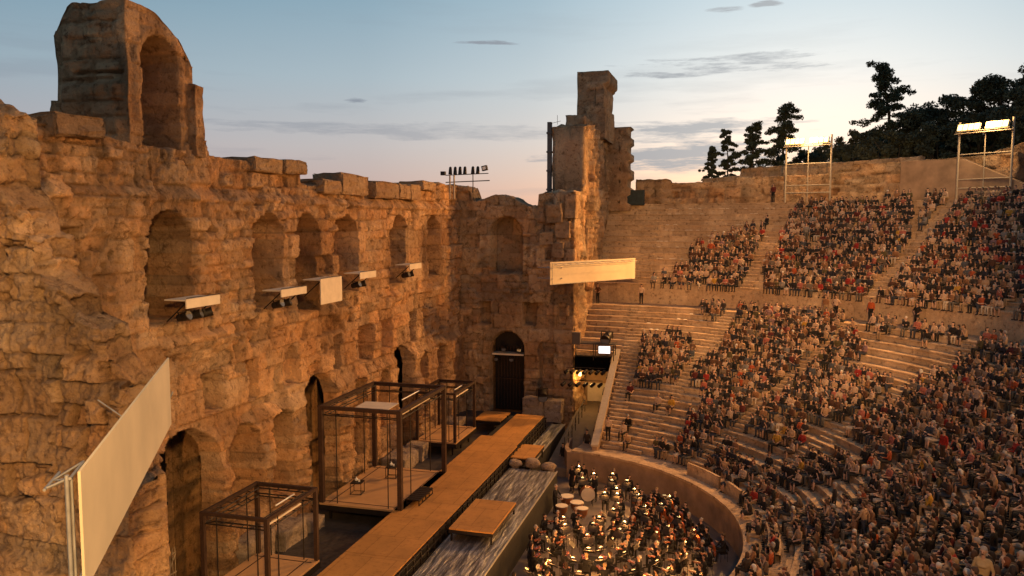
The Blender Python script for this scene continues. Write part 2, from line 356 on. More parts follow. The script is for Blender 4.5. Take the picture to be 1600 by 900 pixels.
    nu=len(us); n1=nz+1
    V=[P.reshape(-1,3)]; C=[col.reshape(-1,3)]; i=np.arange(nu*n1).reshape(nu,n1)
    flip=np.dot(np.cross(ud,[0,0,1]),nd)<0
    q=np.stack([i[:-1,:-1],i[1:,:-1],i[1:,1:],i[:-1,1:]],-1).reshape(-1,4)
    hq=hole[:-1,:-1]&hole[1:,1:]&hole[1:,:-1]&hole[:-1,1:]
    q=q[((np.abs(Z[:-1,:-1]-Z[:-1,1:])+np.abs(Z[1:,:-1]-Z[1:,1:])).reshape(-1)>1e-6)&~hq.reshape(-1)]
    F=[q]
    # top (rough, several strips deep), back and ends
    ns=12; base=nu*n1; Tp=[];Tc=[]
    for j in range(1,ns+1):
        f=j/ns; back=-thick
        dd=D[:,-1]*(1-f)+back*f
        zz=ztop+ ((.22*fbm(us*1.4,us*0+f*3,seed+20)+.14*(vnoise(np.floor(us*1.4),us*0+j//3,seed)-.5)+.10*(vnoise(us*6,us*0+f*9,seed)-.5))*rough if j<ns else 0)
        sl=np.clip(np.abs(np.gradient(ztop,us))/3,0,1)*(j<ns)
        hh_=courses(us*0+f*thick+3,ztop,seed+9,.6,.9); wv=sl*(.30*(hh_[0]-.5)-.14*np.clip(1-hh_[2]/.06,0,1)+.25*fbm(ztop*1.3,us*0+f*3,seed+50)+.12*(vnoise(ztop*7,us*0+f*9,seed)-.5))
        p=Or+(us+wv)[:,None]*ud+dd[:,None]*nd; p[:,2]+=zz; Tp.append(p); Tc.append(col[:,-1]*(.8+.4*hh_[0])[:,None])
    p=Or+us[:,None]*ud-thick*nd; p[:,2]+=z0; Tp.append(p); Tc.append(col[:,0])
    V.append(np.concatenate(Tp)); C.append(np.concatenate(Tc))
    prev=i[:,-1]
    for j in range(ns+1):
        cur=base+j*nu+np.arange(nu); F.append(np.stack([prev[:-1],prev[1:],cur[1:],cur[:-1]],-1)); prev=cur
    F=np.concatenate(F); V=np.concatenate(V); C=np.concatenate(C)
    # end caps: displaced strips
    def cap(ix,sgn):
        nonlocal V,C,F
        b0=len(V); m=max(8,int(thick/.12)); fr=P[ix]; cc=col[ix]*.92; pts=[fr]
        for j in range(1,m+1):
            f=j/m; dd=D[ix]*(1-f)-thick*f; p=Or+us[ix]*ud+dd[:,None]*nd; p[:,2]+=Z[ix]
            zz_=Z[ix]; hh_=courses(zz_*0+f*thick+3,zz_,seed+9,.6,.9); w=(.22*(hh_[0]-.5)-.12*np.clip(1-hh_[2]/.06,0,1)+.16*fbm(zz_*1.3,f*3+zz_*0,seed+50)+.10*(vnoise(zz_*7,f*9+zz_*0,seed)-.5))*rough*(f<1); p+=w[:,None]*ud; pts.append(p)
        A=np.concatenate(pts); V=np.concatenate([V,A]); C=np.concatenate([C]+[cc]*(m+1)); ii=b0+np.arange((m+1)*n1).reshape(m+1,n1)
        q=np.stack([ii[:-1,:-1],ii[1:,:-1],ii[1:,1:],ii[:-1,1:]],-1).reshape(-1,4); keep=np.repeat((np.abs(np.diff(Z[ix]))>1e-6)[None,:],m,0).reshape(-1)
        F=np.concatenate([F,q[keep]])
    cap(0,-1); cap(nu-1,1)
    me=np_mesh(name,V,F,mat or STONE,C)
    bm=bmesh.new(); bm.from_mesh(me); bmesh.ops.remove_doubles(bm,verts=bm.verts,dist=.0005); bmesh.ops.recalc_face_normals(bm,faces=bm.faces); bm.to_mesh(me); bm.free()
    me.polygons.foreach_set('use_smooth',np.ones(len(me.polygons),bool))
    return link(name,me,parent)
# ---- the long stage wall (plane X=-22, facing +X)
WX=-22.
sw=empty('stage_wall',(WX,42,0),0,'long ruined sand coloured stage wall with arched windows and one tall broken arch on top','ruined wall')
def rel(o,par):  # keep world coordinates of a child of an empty
    o.location=tuple(-Vector(par.location)); return o
crest=[(14,20.4),(20.5,20.42),(20.57,19.85),(21.1,20.0),(21.22,20.15),(22.9,20.4),(25.9,19.95),(26.8,19.9),(29.9,20.05),(29.97,20.5),(30.9,20.5),(31.15,19.85),(33.3,19.78),(38.45,19.8),(38.55,18.95),(41,18.95),(46,19.0),(54.4,19.05),(54.5,19.6),(59,19.85),(64,19.85)]
nich=[(26.3,28.9,12.9,17.4,3.2,1.0),(33.5,35.9,12.7,17.4,3.2,1.0),(37.4,39.8,12.1,17.4,3.2,1.0),(41.9,44.5,12.8,17.4,3.2,1.0),(49.2,51.9,12.7,17.4,3.2,1.0),(56.2,58.6,12.8,17.4,3.2,1.0),
 (29.3,30.8,8.6,10.4,1.2,0),(32.6,33.5,8.5,10.4,1.4,0),(36.1,37.4,8.4,10.5,.6,.8),(41.0,42.0,8.4,10.4,1.5,0),(44.2,46.4,8.2,10.5,1.4,0),(47.6,49.2,8.5,10.5,.6,0),(52.4,53.6,8.4,10.5,.8,0),(55.1,56.2,9.0,10.5,.9,0),(58.6,60.2,8.5,10.4,.8,0),
 (26.0,29.9,-1,8.3,4.2,.9),(30.7,33.0,3.2,7.6,1.3,.9),(33.9,36.2,3.2,7.5,1.1,1),(37.5,41.0,-1,8.6,4.2,.95),(43.0,44.5,2.6,7.5,1.2,1),(46.4,48.0,3.4,7.4,.8,1),(49.3,52.4,-1,8.4,4,.95),(53.5,55.1,2.4,7.5,.9,1),(57.0,58.9,2.4,7.6,.7,1),
 (21.9,23.2,14.6,16.8,.9,0)]
def bulge(U,Z):
    b=np.zeros_like(U)
    low=np.clip((8.0-Z)/.5,0,1); b+=.35*low
    for c in (25.4,30.3,33.4,37.0,41.8,45.4,48.7,53.0,56.0,59.6):   # worn pilasters between the lower arches
        b+=low*.35*np.clip(1-np.abs(U-c)/.45,0,1)**.5*np.clip((6.2-Z)/.4+vnoise(U,Z,c)*1.2-.2,0,1)
    b-=.28*np.clip((Z-18.1)/.3,0,1)
    b+=.30*np.clip((12.3-Z)/.25,0,1)*np.clip((Z-11.2)/.6,0,1)*np.clip(vnoise(U*.5,Z*.5,77)*2-.5,0,1)   # worn string course
    b+=np.clip(1-np.abs(Z-17.9)/.25,0,1)*.12
    return b
ul=[14.]
while ul[-1]<63.9: ul.append(ul[-1]+(.05+.045*max(0,(ul[-1]-20))/40))
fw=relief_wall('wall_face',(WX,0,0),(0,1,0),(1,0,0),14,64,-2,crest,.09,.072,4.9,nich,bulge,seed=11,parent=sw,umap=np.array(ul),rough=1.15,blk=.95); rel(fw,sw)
cm=MB()
for (a,b,zb,zt,dx) in [(36.3,38.5,19.7,20.15,.2),(33.6,36.2,19.6,20.1,.1),(42.3,45.8,18.85,19.75,.3),(40.0,42.2,18.8,19.3,.5),(46.5,50.2,18.8,19.45,.8),(50.4,54.2,18.8,19.5,.7),(22.0,24.2,20.2,20.6,.4),(54.6,57.4,19.5,19.95,.6)]:
    n=max(1,int((b-a)/1.9)); w=(b-a)/n; zb-=.3
    for k in range(n): 
        cm=MB(); jz=random.uniform(-.14,.10)
        for q in range(1): cm.box((WX-.9+dx*.3,a+w*(k+.5),(zb+zt)/2),(1.9,w-.06,(zt-zb)+jz),random.uniform(-.02,.02),rx=random.uniform(-.02,.02))
        me=cm.mesh('coping_block',STONE2)
        bm=bmesh.new(); bm.from_mesh(me); bmesh.ops.bevel(bm,geom=bm.edges,offset=.07,segments=2,affect='EDGES')
        bmesh.ops.subdivide_edges(bm,edges=bm.edges,cuts=2,use_grid_fill=True)
        for v in bm.verts: v.co+=Vector([(random.random()-.5)*.12 for _ in range(3)])
        cl=bm.verts.layers.float_color.new('Col'); s_=random.uniform(.75,1.05)
        for v in bm.verts: v[cl]=(s_,s_,s_,1)
        bm.to_mesh(me); bm.free(); rel(link('coping_block',me,sw),sw)
# tall broken arch on top: body with an arched recess facing +X and a plain end facing the camera
def roughbox(name,x0,x1,y0,y1,z0,z1,mat,parent,seed,cut=None,step=.16,amp=.14,ns=(1,1)):
    """closed block of masonry with relief on all faces; cut(P)->displaced P"""
    V=[];F=[];C=[]
    def face(o,a,b,la,lb,nrm):
        na=max(2,int(la/step)); nb=max(2,int(lb/step)); A,B=np.meshgrid(np.linspace(0,la,na+1),np.linspace(0,lb,nb+1),indexing='ij')
        P=np.array(o)+A[...,None]*np.array(a)+B[...,None]*np.array(b)
        edge=np.minimum(np.minimum(A,la-A),np.minimum(B,lb-B))
        uu=P[...,0]+P[...,1]; zz=P[...,2] if abs(nrm[2])<.5 else P[...,1]*.9
        h,h2,dj=courses(uu,zz,seed,.62,1.25)
        D=.12*(h-.5)-.07*np.clip(1-dj/.07,0,1)+amp*fbm(uu*.6,zz*.6,seed+P[...,0]*.3)
        w3=np.stack([fbm(P[...,1]*.7+5,P[...,2]*.7,seed+1),fbm(P[...,0]*.7+9,P[...,2]*.7,seed+2),fbm(P[...,0]*.7,P[...,1]*.7,seed+3)],-1)*amp*1.2
        t=np.clip(edge/.25,0,1); P=P+w3+(D*t)[...,None]*np.array(nrm)
        if cut is not None: P=cut(P,nrm)
        s=sum(len(v) for v in V); i=s+np.arange(P.shape[0]*P.shape[1]).reshape(P.shape[:2])
        V.append(P.reshape(-1,3)); q=np.stack([i[:-1,:-1],i[1:,:-1],i[1:,1:],i[:-1,1:]],-1).reshape(-1,4); F.append(q)
        t=(.78+.4*h)*(1-.25*np.clip((vnoise(uu*.9,zz*.4,seed+8)-.6)/.2,0,1)); c=np.stack([t*(1+.08*(h2-.5)),t,t*(1-.1*(h2-.5))],-1); C.append(c.reshape(-1,3))
    X,Y,Z=x1-x0,y1-y0,z1-z0
    face((x1,y0,z0),(0,1,0),(0,0,1),Y,Z,(1,0,0)); face((x0,y1,z0),(0,-1,0),(0,0,1),Y,Z,(-1,0,0))
    face((x0,y0,z0),(1,0,0),(0,0,1),X,Z,(0,-1,0)); face((x1,y1,z0),(-1,0,0),(0,0,1),X,Z,(0,1,0)); face((x0,y0,z1),(1,0,0),(0,1,0),X,Y,(0,0,1))
    me=np_mesh(name,np.concatenate(V),np.concatenate(F),mat,np.concatenate(C))
    bm=bmesh.new(); bm.from_mesh(me); bmesh.ops.remove_doubles(bm,verts=bm.verts,dist=.004); bm.to_mesh(me); bm.free()
    me.polygons.foreach_set('use_smooth',np.ones(len(me.polygons),bool))
    return link(name,me,parent)
def arch_cut(P,n):
    x,y,z=P[...,0].copy(),P[...,1].copy(),P[...,2].copy()
    # rounded shoulders seen along X (profile in y) and along Y (profile in x)
    ty=np.clip((y-26.2)/3.7,0,1); top=25.35-.25*np.clip((ty-.15)/.85,0,1)-1.55*np.clip((ty-.42)/.58,0,1)**1.7-.25*np.clip(.12-ty,0,1)*8*0
    tx=np.clip((x+25.75)/1.2,0,1); top=top-1.0*(1-tx)**2
    z=np.where(z>top,top+.12*(z-25.4),z); z=z+.10*fbm(x*1.2,y*1.2,3)*(z>24.2)
    # arched recess in the +X face
    if n[0]>.5:
        c=27.95; w=1.05; zs=23.35
        yy=y+.10*fbm(y*2,z*2,9); ins=np.where(z>zs,w-np.sqrt((yy-c)**2+(z-zs)**2),w-np.abs(yy-c)); t=np.clip(ins/.12,0,1); x=x*(1-t)+(x-1.9)*t
        ring=np.clip(1-np.abs(ins+.28)/.28,0,1)*(z>20.9); x=x+.12*ring
    # dark slot and offset of the lower half of the end wall
    if n[1]<-.5:
        fd=np.clip((-22.6-x)/.35,0,1)*np.clip((x+25.6)/.3,0,1); h,h2,dj=courses(x*.9,z,29,.75,1.5)
        y=y-fd*(.22*(h-.5)-.14*np.clip(1-dj/.06,0,1)+.25*fbm(x*1.3,z*1.3,8))
        y=y-.20*fd*np.clip((22.35-z)/.06,0,1)
        y=y+.45*np.clip(1-np.abs(z-22.72)/.07,0,1)*fd*(x>-24.9)
    return np.stack([x,y,z],-1)
t=roughbox('arched_tower',-25.75,-22.45,26.1,30.0,19.4,25.45,STONE,sw,5,arch_cut,.085,.05); rel(t,sw)
pb=MB()
for (x,y,z,a,b,c) in [(-25.85,26.5,21.0,.5,.6,1.5),(-22.4,29.95,21.2,.55,.55,3.0)]:
    t=roughbox('buttress_stub',x-a/2,x+a/2,y-b/2,y+b/2,z-c/2,z+c/2,STONE,sw,int(abs(x*7))%40,None,.08,.16); rel(t,sw)
DOOR_SHADE=simple('doorway_shade_tone',(.028,.018,.012),.75,0,.3,4,.3)  # near-black tone standing in for shade inside the great doorways
for y0_,y1_ in ((27.6,30.3),(37.2,41.2),(49.0,52.7)):
    m=MB(); m.bb(WX-2.9,WX-2.8,y0_,y1_,1.0,8.6); [m.bb(WX-2.8,WX-2.74,y0_,y1_,z,z+.15) for z in (2.2,4.0,5.8,7.4)]; rel(m.build('doorway_shade_panel',DOOR_SHADE,sw),sw)  # added dark panels that paint the shade deep in the doorways
# iron gates in the great doors
def gate(y,name='iron_gate'):
    e=empty(name,(WX-.6,y,1.0)); 
    m=MB(); [m.tube((0,k*.16,0),(0,k*.16,2.2),.022,n=5) for k in range(9)]
    m.build('bars',GATE,e)
    m=MB(); [m.box((0.0,.64,h),(.05,1.36,.06)) for h in (.1,1.1,1.95)]; m.tube((.03,0,.1),(.03,1.28,1.9),.025,n=5); m.build('cross_rails',GATE,e); return e
tag(gate(26.7),'pale iron bar gate with diagonal brace standing ajar in the nearest tall doorway','gate')
tag(gate(38.2),'tall thin iron bar gate in the dark middle doorway behind the big cage frame','gate')
# ---- far return wall (plane Y=63.5, facing -Y)
RY=63.5
rw=empty('return_wall',(-17,RY,0),0,'far stone return wall with arched window, large doorway and blind niche','ruined wall')
rc=[(-24,19.9),(-21.3,19.85),(-21.1,19.4),(-20.8,18.5),(-19.0,19.1),(-17.6,19.0),(-16.6,18.3),(-16.1,18.2),(-15.4,18.2),(-15.3,19.15),(-14.2,19.3),(-12.3,19.3)]
rn=[(-19.42,-16.66,12.65,17.35,1.9,1.0),(-20.44,-19.42,8.36,10.25,1.1,0),(-16.6,-15.45,8.4,10.2,1.1,0),(-19.45,-16.5,-1,7.85,4.2,1.0),(-15.3,-13.9,3.2,7.2,.55,1.0),(-13.6,-12.95,8.6,10.3,.4,0),(-21.2,-20.9,2,8,.0,0)]
def rb(U,Z):
    s=np.clip((U+15.6)/.2,0,1)
    b=s*(.45*(vnoise(U*1.4,np.floor(Z*1.3),5)-.3)*(Z>13.2)-.5*(Z>13.2)*np.clip(vnoise(U*.9,Z*.5,15)*2-.9,0,1)+.25*(U>-14)*(Z<13.4))
    return b+np.clip(1-np.abs(Z-11.2)/.2,0,1)*.07
f=relief_wall('wall_face',(0,RY,0),(1,0,0),(0,-1,0),-24,-12.3,-2,rc,.09,.09,2.6,rn,rb,seed=23,parent=rw,mat=STONE2,rough=.7,blk=.8); rel(f,rw)
f=MB(); [f.bb(-19.2+k*.27,-19.1+k*.27,RY+1.55,RY+1.65,1,6.4) for k in range(8)]; f.bb(-19.3,-16.7,RY+1.5,RY+1.7,5.55,5.75); f.bb(-19.3,-16.7,RY+1.5,RY+1.7,3.5,3.6); rel(f.build('door_screen',BROWNM,rw),rw)
f=MB(); f.bb(-19.5,-16.4,RY+1.9,RY+2.0,.8,7.9); rel(f.build('doorway_shade_panel',simple('far_doorway_shade_tone',(.03,.02,.015),.7),rw),rw)  # added dark panel standing in for the shaded interior behind the bars
f=MB(); f.bb(-19.35,-16.6,RY+.3,RY+1.4,5.78,5.92); rel(f.build('door_beam',SHELF,rw),rw)
# spotlights on the door beam
def spotlight(name='stage_spotlight',s=1.):
    e=empty(name); m=MB(); m.tube((0,-.18*s,0),(0,.16*s,.06*s),.13*s,.10*s,10); m.build('housing',BLKM,e)
    m=MB(); m.box((0,0,.17*s),(.30*s,.04*s,.02)); m.box((.145*s,0,.08*s),(.02,.04*s,.2*s)); m.box((-.145*s,0,.08*s),(.02,.04*s,.2*s)); m.build('yoke',BLKM,e)
    m=MB(); m.tube((0,-.185*s,0),(0,-.18*s,0),.115*s,n=10); m.build('lens',simple('lens_glass',(.12,.12,.13),.15),e); return e
spot0=spotlight('stage_spotlight',1.6); spot_used=[False]
def put_spot(loc,rz,label,group,tilt=0,s=1.):
    if spot_used[0]: o=copy_tree(spot0)
    else: o=spot0; spot_used[0]=True
    o.location=loc; o.rotation_euler=(tilt,0,rz); o.scale=(s,s,s); tag(o,label,'spotlight',group); return o
for k in range(4): put_spot((-18.9+k*.62,RY+.5,6.3 if k%2 else 5.45),R(10*k-15),'black spotlight %s beam across the far doorway, %s'%(('above the','below the')[k%2==0] ,('at its left end','left of centre','right of centre','at its right end')[k]),'spotlights on the far door beam')
# ---- far flank wall (plane X=-12.1, facing +X) and its towers
fk=empty('flank_wall',(-12.1,75,0),0,'tall ruined flank wall and tower beside the far seats, gold lit at its foot','ruined tower')
fc=[(63.6,19.3),(67.3,19.5),(67.5,24.9),(70,25.3),(72.5,25.2),(74.8,25.3),(75.5,25.6),(79,25.2),(84,25)]
fn=[(68.2,69.3,14.5,24.0,1.0,1.0),(70.8,71.7,18.0,24.0,.9,1.0),(73.4,74.5,18,23.6,1.0,1.0),(77.0,78.2,19,24,.9,1.0),(80.4,81.6,19,24,.9,1.0)]
def fbulge(U,Z):
    b=.5*np.clip(1-np.abs(U-66.3)/1.3,0,1)*np.clip((17-Z)/3,0,1)+.45*np.clip(1-np.abs(U-70.1)/.5,0,1)+.45*np.clip(1-np.abs(U-72.7)/.5,0,1)+.4*np.clip(1-np.abs(U-75.8)/.6,0,1)
    return b*(.6+.8*vnoise(U*2,Z*.6,4))
f=relief_wall('wall_face',(-12.3,0,0),(0,1,0),(1,0,0),63.6,84,-2,fc,.12,.12,2.6,fn,fbulge,seed=31,parent=fk,mat=STONE2,rough=1.0,blk=.9); rel(f,fk)
def tcut(P,n):
    x,y,z=P[...,0].copy(),P[...,1].copy(),P[...,2].copy()
    x=np.where((z>27.5)&(x>-12.6),x-.22*np.clip(vnoise(z*1.1,y*0,6)*1.6,0,1)*(z<29.6),x)
    x=x+.25*np.clip((z-29.8)/.1,0,1)*(x>-12.6); return np.stack([x,y,z],-1)
t=roughbox('tall_tower',-14.4,-11.7,75.2,81.0,24.6,30.9,STONE2,fk,8,tcut,.13,.06); rel(t,fk)
t=roughbox('tower_shoulder',-14.6,-12.9,70.6,75.3,24.8,26.3,STONE2,fk,9,None,.2,.2); rel(t,fk)
def teeth(P,n):
    x,y,z=P[...,0].copy(),P[...,1].copy(),P[...,2].copy(); x=np.where(x>-11.0,x-.32*((np.floor(z/.85)%2)==0),x); return np.stack([x,y,z],-1)
t=roughbox('toothed_pier',-13.2,-10.1,81.6,84.4,18.0,26.4,STONE2,fk,10,teeth,.2,.05); rel(t,fk)
t=roughbox('tower_front',-15.05,-12.3,67.6,69.6,18.6,25.0,STONE2,fk,12,None,.15,.14); rel(t,fk)
m=MB(); m.bb(-15.5,-15.15,67.5,67.9,18.8,25.4,0); 
for k in range(4): m.bb(-15.55,-15.1,67.4,68.0,19.6+k*1.6,19.75+k*1.6)
rel(m.build('steel_edge_brace',simple('dark_slate_plate',(.07,.07,.075),.7),fk),fk)
m=MB(); m.tube((-14.7,67.9,25.2),(-14.7,67.9,26.0),.02,n=4); m.tube((-15.3,67.9,25.3),(-14.4,67.9,25.5),.02,n=4); rel(m.build('thin_mast',BLKM,fk),fk)
# broken steps of masonry at the shoulder of the return wall
for k,(x,z,a,c) in enumerate([(-13.9,17.6,1.3,1.5),(-13.2,16.3,1.2,1.3),(-14.6,15.6,1.2,1.0),(-13.6,14.6,1.0,1.2),(-12.6,18.2,.9,1.9),(-12.7,14.0,.9,1.5)]):
    t=roughbox('broken_block',x-a/2,x+a/2,RY-.75+.1*k,RY+.6,z-c/2,z+c/2,STONE2,rw,13+k,None,.13,.10); rel(t,rw)
# ---- near ruined return wall, cut off on a ragged diagonal (plane Y=16.6, seen from behind)
nw=empty('near_return_wall',(-18,16.6,0),0,'near broken stone wall end rising in ragged steps at the left edge, brightest gold','ruined wall')
nc=[(-19.68, 20.28), (-18.39, 19.8), (-18.37, 17.92), (-17.85, 17.33), (-17.76, 16.72), (-17.32, 16.55), (-17.25, 15.67), (-16.58, 15.19), (-16.49, 14.57), (-15.67, 14.27), (-15.55, 13.48), (-14.99, 12.84), (-14.97, 10.41), (-14.65, 10.19)]
def nb(U,Z):
    return .35*np.clip(1-np.abs(U+14.0)/.5,0,1)*(Z<9)+.18*np.clip(fbm(U*.5,Z*.5,66)*2,-1,1)
_u=[]
for (a,za),(b,zb) in zip(nc[:-1],nc[1:]):
    if max(a,b)<-24.2: continue
    n_=max(1,int(math.hypot(b-a,zb-za)/.05)); _u+=[a+(b-a)*q/n_ for q in range(n_)]
_u=np.array(sorted(set(q for q in _u if q>-24))+[nc[-1][0]]); _u=_u[np.concatenate([[True],np.diff(_u)>1e-5])]
f=relief_wall('wall_face',(0,16.6,0),(1,0,0),(0,-1,0),-24,-14.65,-1,nc,.04,.04,1.3,[(-17.4,-17.0,14.9,15.3,.5,0),(-16.3,-15.8,10.6,10.9,.4,0)],nb,seed=37,parent=nw,umap=_u,bs=1.45,rough=1.25,blk=1.1); rel(f,nw)
# ------------------------------------------------------------------ cavea
LR0,LZ0,LN=15.6,1.3,21; RUN=.75; RISE=(9.6-1.3)/LN
UR0,UZ0,UN=33.0,11.4,14; URUN=.75; URISE=(18.7-11.4)/UN
PAR=8.55-0; XP=-8.6; RCUT=24.2
STAIRS=[24,42.7,61,79.5,98,116.5,133]
LROWS=[(LR0+RUN*k,LZ0+RISE*(k+1)) for k in range(LN)]           # lip radius, tread height
UROWS=[(UR0+URUN*k,UZ0+URISE*k) for k in range(UN+1)]
cv=empty('seating_bank',(O[0],O[1],0),0,'curved bank of pale stone seating rows in two tiers round the orchestra','stone seating')
def arc_solid(name,prof,t0,t1,mat,parent,step=2.0,seed=0,close=True):
    """prof: list of (r,z); blocks of slightly different height"""
    n=max(2,int(abs(t1-t0)/step)); th=np.linspace(t0,t1,n+1); V=[];F=[];C=[]; m=len(prof)
    for k in range(n):
        b=len(V); hz=(random.random()-.5)*.02; hr=(random.random()-.5)*.012; c=.82+.30*random.random(); 
        for j,tt in enumerate((th[k],th[k+1])):
            for (r,z) in prof:
                x,y=pol(r+hr,tt+(.02 if j else -.02)); V.append((x-O[0],y-O[1],z+hz)); C.append((c*(1+.03*random.random()),c,c*.98))
        for q in range(m):
            if not close and q==m-1: continue
            F.append((b+q,b+m+q,b+m+(q+1)%m,b+(q+1)%m))
        F.append(tuple(b+q for q in range(m))[:4]) if m==4 else None
    Fq=[f for f in F if f is not None]
    me=np_mesh(name,V,Fq,mat,np.array(C),smooth=False); return link(name,me,parent)
def row_prof(r,z,dz,run): return [(r-.05,z),(r-.05,z-.09),(r,z-.12),(r,z-dz-.12),(r+run+.06,z-dz-.12),(r+run+.06,z)]
def tmin(r): return 0.15 if r>=RCUT else math.degrees(math.asin((XP-O[0])/r))
for k,(r,z) in enumerate(LROWS):
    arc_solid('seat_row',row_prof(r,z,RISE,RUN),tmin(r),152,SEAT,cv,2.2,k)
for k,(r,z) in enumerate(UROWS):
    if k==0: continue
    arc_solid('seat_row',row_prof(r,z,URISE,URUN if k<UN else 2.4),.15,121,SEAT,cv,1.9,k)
rl=LROWS[-1][0]+RUN
arc_solid('corridor',[(rl-.1,9.6),(rl-.1,9.3),(UR0,9.3),(UR0,9.6)],.15,150,SEAT,cv,2)
arc_solid('corridor_parapet',[(UR0-.02,UZ0),(UR0-.02,9.3),(UR0+.9,9.3),(UR0+.9,UZ0)],.15,123,SEAT,cv,2.5)
arc_solid('corridor_ledge',[(UR0-.10,UZ0+.02),(UR0-.10,UZ0-.10),(UR0+.3,UZ0-.10),(UR0+.3,UZ0+.02)],.15,123,SEAT,cv,3.1)
arc_solid('podium_wall',[(13.3,1.30),(13.3,-.6),(13.7,-.6),(13.7,1.30)],9.5,165,PODIUM,cv,3)
arc_solid('podium_coping',[(13.22,1.42),(13.22,1.28),(13.95,1.28),(13.95,1.42)],9.2,165,SEAT,cv,3)
arc_solid('inner_aisle',[(13.6,1.26),(13.6,1.0),(15.7,1.0),(15.7,1.26)],9,160,SEAT,cv,3)
for (a,b) in ((44,56),(58.5,66),(84,97)):
    arc_solid('bench_back',[(14.35,2.0),(14.35,1.24),(14.5,1.24),(14.5,2.0)],a,b,SEAT,cv,3); arc_solid('front_bench',[(14.45,1.66),(14.45,1.25),(14.95,1.25),(14.95,1.66)],a,b,SEAT,cv,3)
arc_solid('aisle_kerb',[(15.35,1.5),(15.35,1.24),(15.62,1.24),(15.62,1.5)],95,118,SEAT,cv,3)
m=MB()   # curved left tip of the podium by the ramp
def stair(th,rows,dz,run,w=1.15,label=None,xc=None):
    m=MB(); t=R(th); 
    for (r,z) in rows:
        if xc is None: c=(math.sin(t)*(r-.22),math.cos(t)*(r-.22)); rz=-t
        else:
            if r<xc[1]: continue
            dx=xc[0]-O[0]; c=(dx,math.sqrt(max(0,(r-.22)**2-dx*dx))); rz=-math.asin(dx/r)*.3
        m.box((c[0],c[1],z-dz*.75),(w,.36,dz*.5),rz+0)
    me=m.mesh('stair',SEAT); a=me.color_attributes.new('Col','FLOAT_COLOR','POINT'); a.data.foreach_set('color',np.full(len(me.vertices)*4,.84,np.float32)); return link('stair',me,cv)
for th in STAIRS:
    stair(th,LROWS,RISE,RUN); 
    if th<118: stair(th,UROWS[1:],URISE,URUN)
stair(0,LROWS,RISE,RUN,1.3,xc=(-7.75,15)); stair(0,UROWS[1:],URISE,URUN,1.3,xc=(-7.75,15))
# parapet wall sloping beside the ramp
m=MB(); y0,y1=52.9,39.5+math.sqrt(RCUT**2-3.8**2)+.2; za,zb=1.45,LZ0+RISE*((RCUT-LR0)/RUN+1)+.15
def slab(x0,x1,ya,yb,z0a,z0b,z1a,z1b,mm,mi=0):
    mm.add([(x0,ya,z0a),(x1,ya,z0a),(x1,yb,z0b),(x0,yb,z0b),(x0,ya,z1a),(x1,ya,z1a),(x1,yb,z1b),(x0,yb,z1b)],[(0,3,2,1),(4,5,6,7),(0,1,5,4),(1,2,6,5),(2,3,7,6),(3,0,4,7)],mi)
slab(-8.95,-8.6,y0,y1,-.6,-.6,za+.25,zb+.25,m); o=m.build('parapet_wall',PODIUM,cv); rel(o,cv)
m=MB(); slab(-9.02,-8.52,y0-.05,y1,za+.25,zb+.25,za+.37,zb+.37,m); o=m.build('parapet_coping',PALEM,cv); rel(o,cv)
m=MB(); [m.tube((-9.0,y0+1+k*1.9,za+.6+(zb-za)*(1+k*1.9)/(y1-y0)),(-9.0,y0+1.8+k*1.9,za+.6+(zb-za)*(1.8+k*1.9)/(y1-y0)),.05,n=6) for k in range(5)]; rel(m.build('hand_rail',BROWNM,cv),cv)
# edge of the high wedge over the side passage
YC=O[1]+RCUT
m=MB(); m.bb(-12.2,-8.95,YC-.35,YC+.25,4.9,6.05); rel(m.build('passage_lintel',SEAT,cv),cv)
me=cv.children[-1].data; a=me.color_attributes.new('Col','FLOAT_COLOR','POINT'); a.data.foreach_set('color',np.full(len(me.vertices)*4,.8,np.float32))
m=MB(); m.bb(-12.2,-8.9,YC+.25,YC+9,-1.5,4.2); 
# side passage: ramp, lit wall, railing
rp=MB(); slab(-12.1,-8.96,52.6,63.4,-.5,.4,.1,1.4,rp); rp.bb(-12.1,-8.96,63.4,72,-.5,1.4); tag(rp.build('passage_ramp',simple('grey_ramp_paving',(.12,.095,.08),.8,0,.15,2,.1)),kind='structure')
pt=MB(); pt.prism([pol(13.3,9.3),(-9.0,53.0),(-9.6,52.3),(-10.6,52.5),(-11.0,53.6),(-11.1,56),(-10.9,56),(-10.8,53.8),(-10.3,53.0)],-.5,1.3)
o=pt.build('rounded_kerb_wall',PODIUM); tag(o,'low rounded plaster kerb wall at the foot of the side ramp','low wall')
pw=empty('passage_back_wall',(-10.5,68,0),0,'gold lit inner wall of the side passage under the seats','wall')
m=MB(); m.bb(-12.2,-8.95,67.9,68.4,1.3,5.6); 
w=m.build('wall',PODIUM,pw); rel(w,pw)
m=MB(); m.bb(-11.9,-9.3,67.82,67.9,1.4,3.0); rel(m.build('low_door_panel',SHELF,pw),pw)
m=MB(); m.tube((-11.9,64.1,4.3),(-11.9,64.1,4.95),.11,n=8); o=m.build('passage_lamp',PARL); tag(o,'bright warm lamp tube at the mouth of the side passage','lamp')
l=bpy.data.lights.new('passage_light','POINT'); l.energy=380; l.color=(1,.5,.13); l.shadow_soft_size=.15; o=bpy.data.objects.new('passage_light',l); COL.objects.link(o); o.location=(-11.5,63.9,4.5)
rg=empty('ramp_railing',(-10.9,54,0),0,'thin black metal railing along the side ramp','railing')
m=MB(); pts=[(-10.95,53.5+k*1.3,1.0+.13*k*1.3) for k in range(7)]
for p in pts: m.tube(p,(p[0],p[1],p[2]+1.0),.03,n=5)
rel(m.build('posts',BLKM,rg),rg)
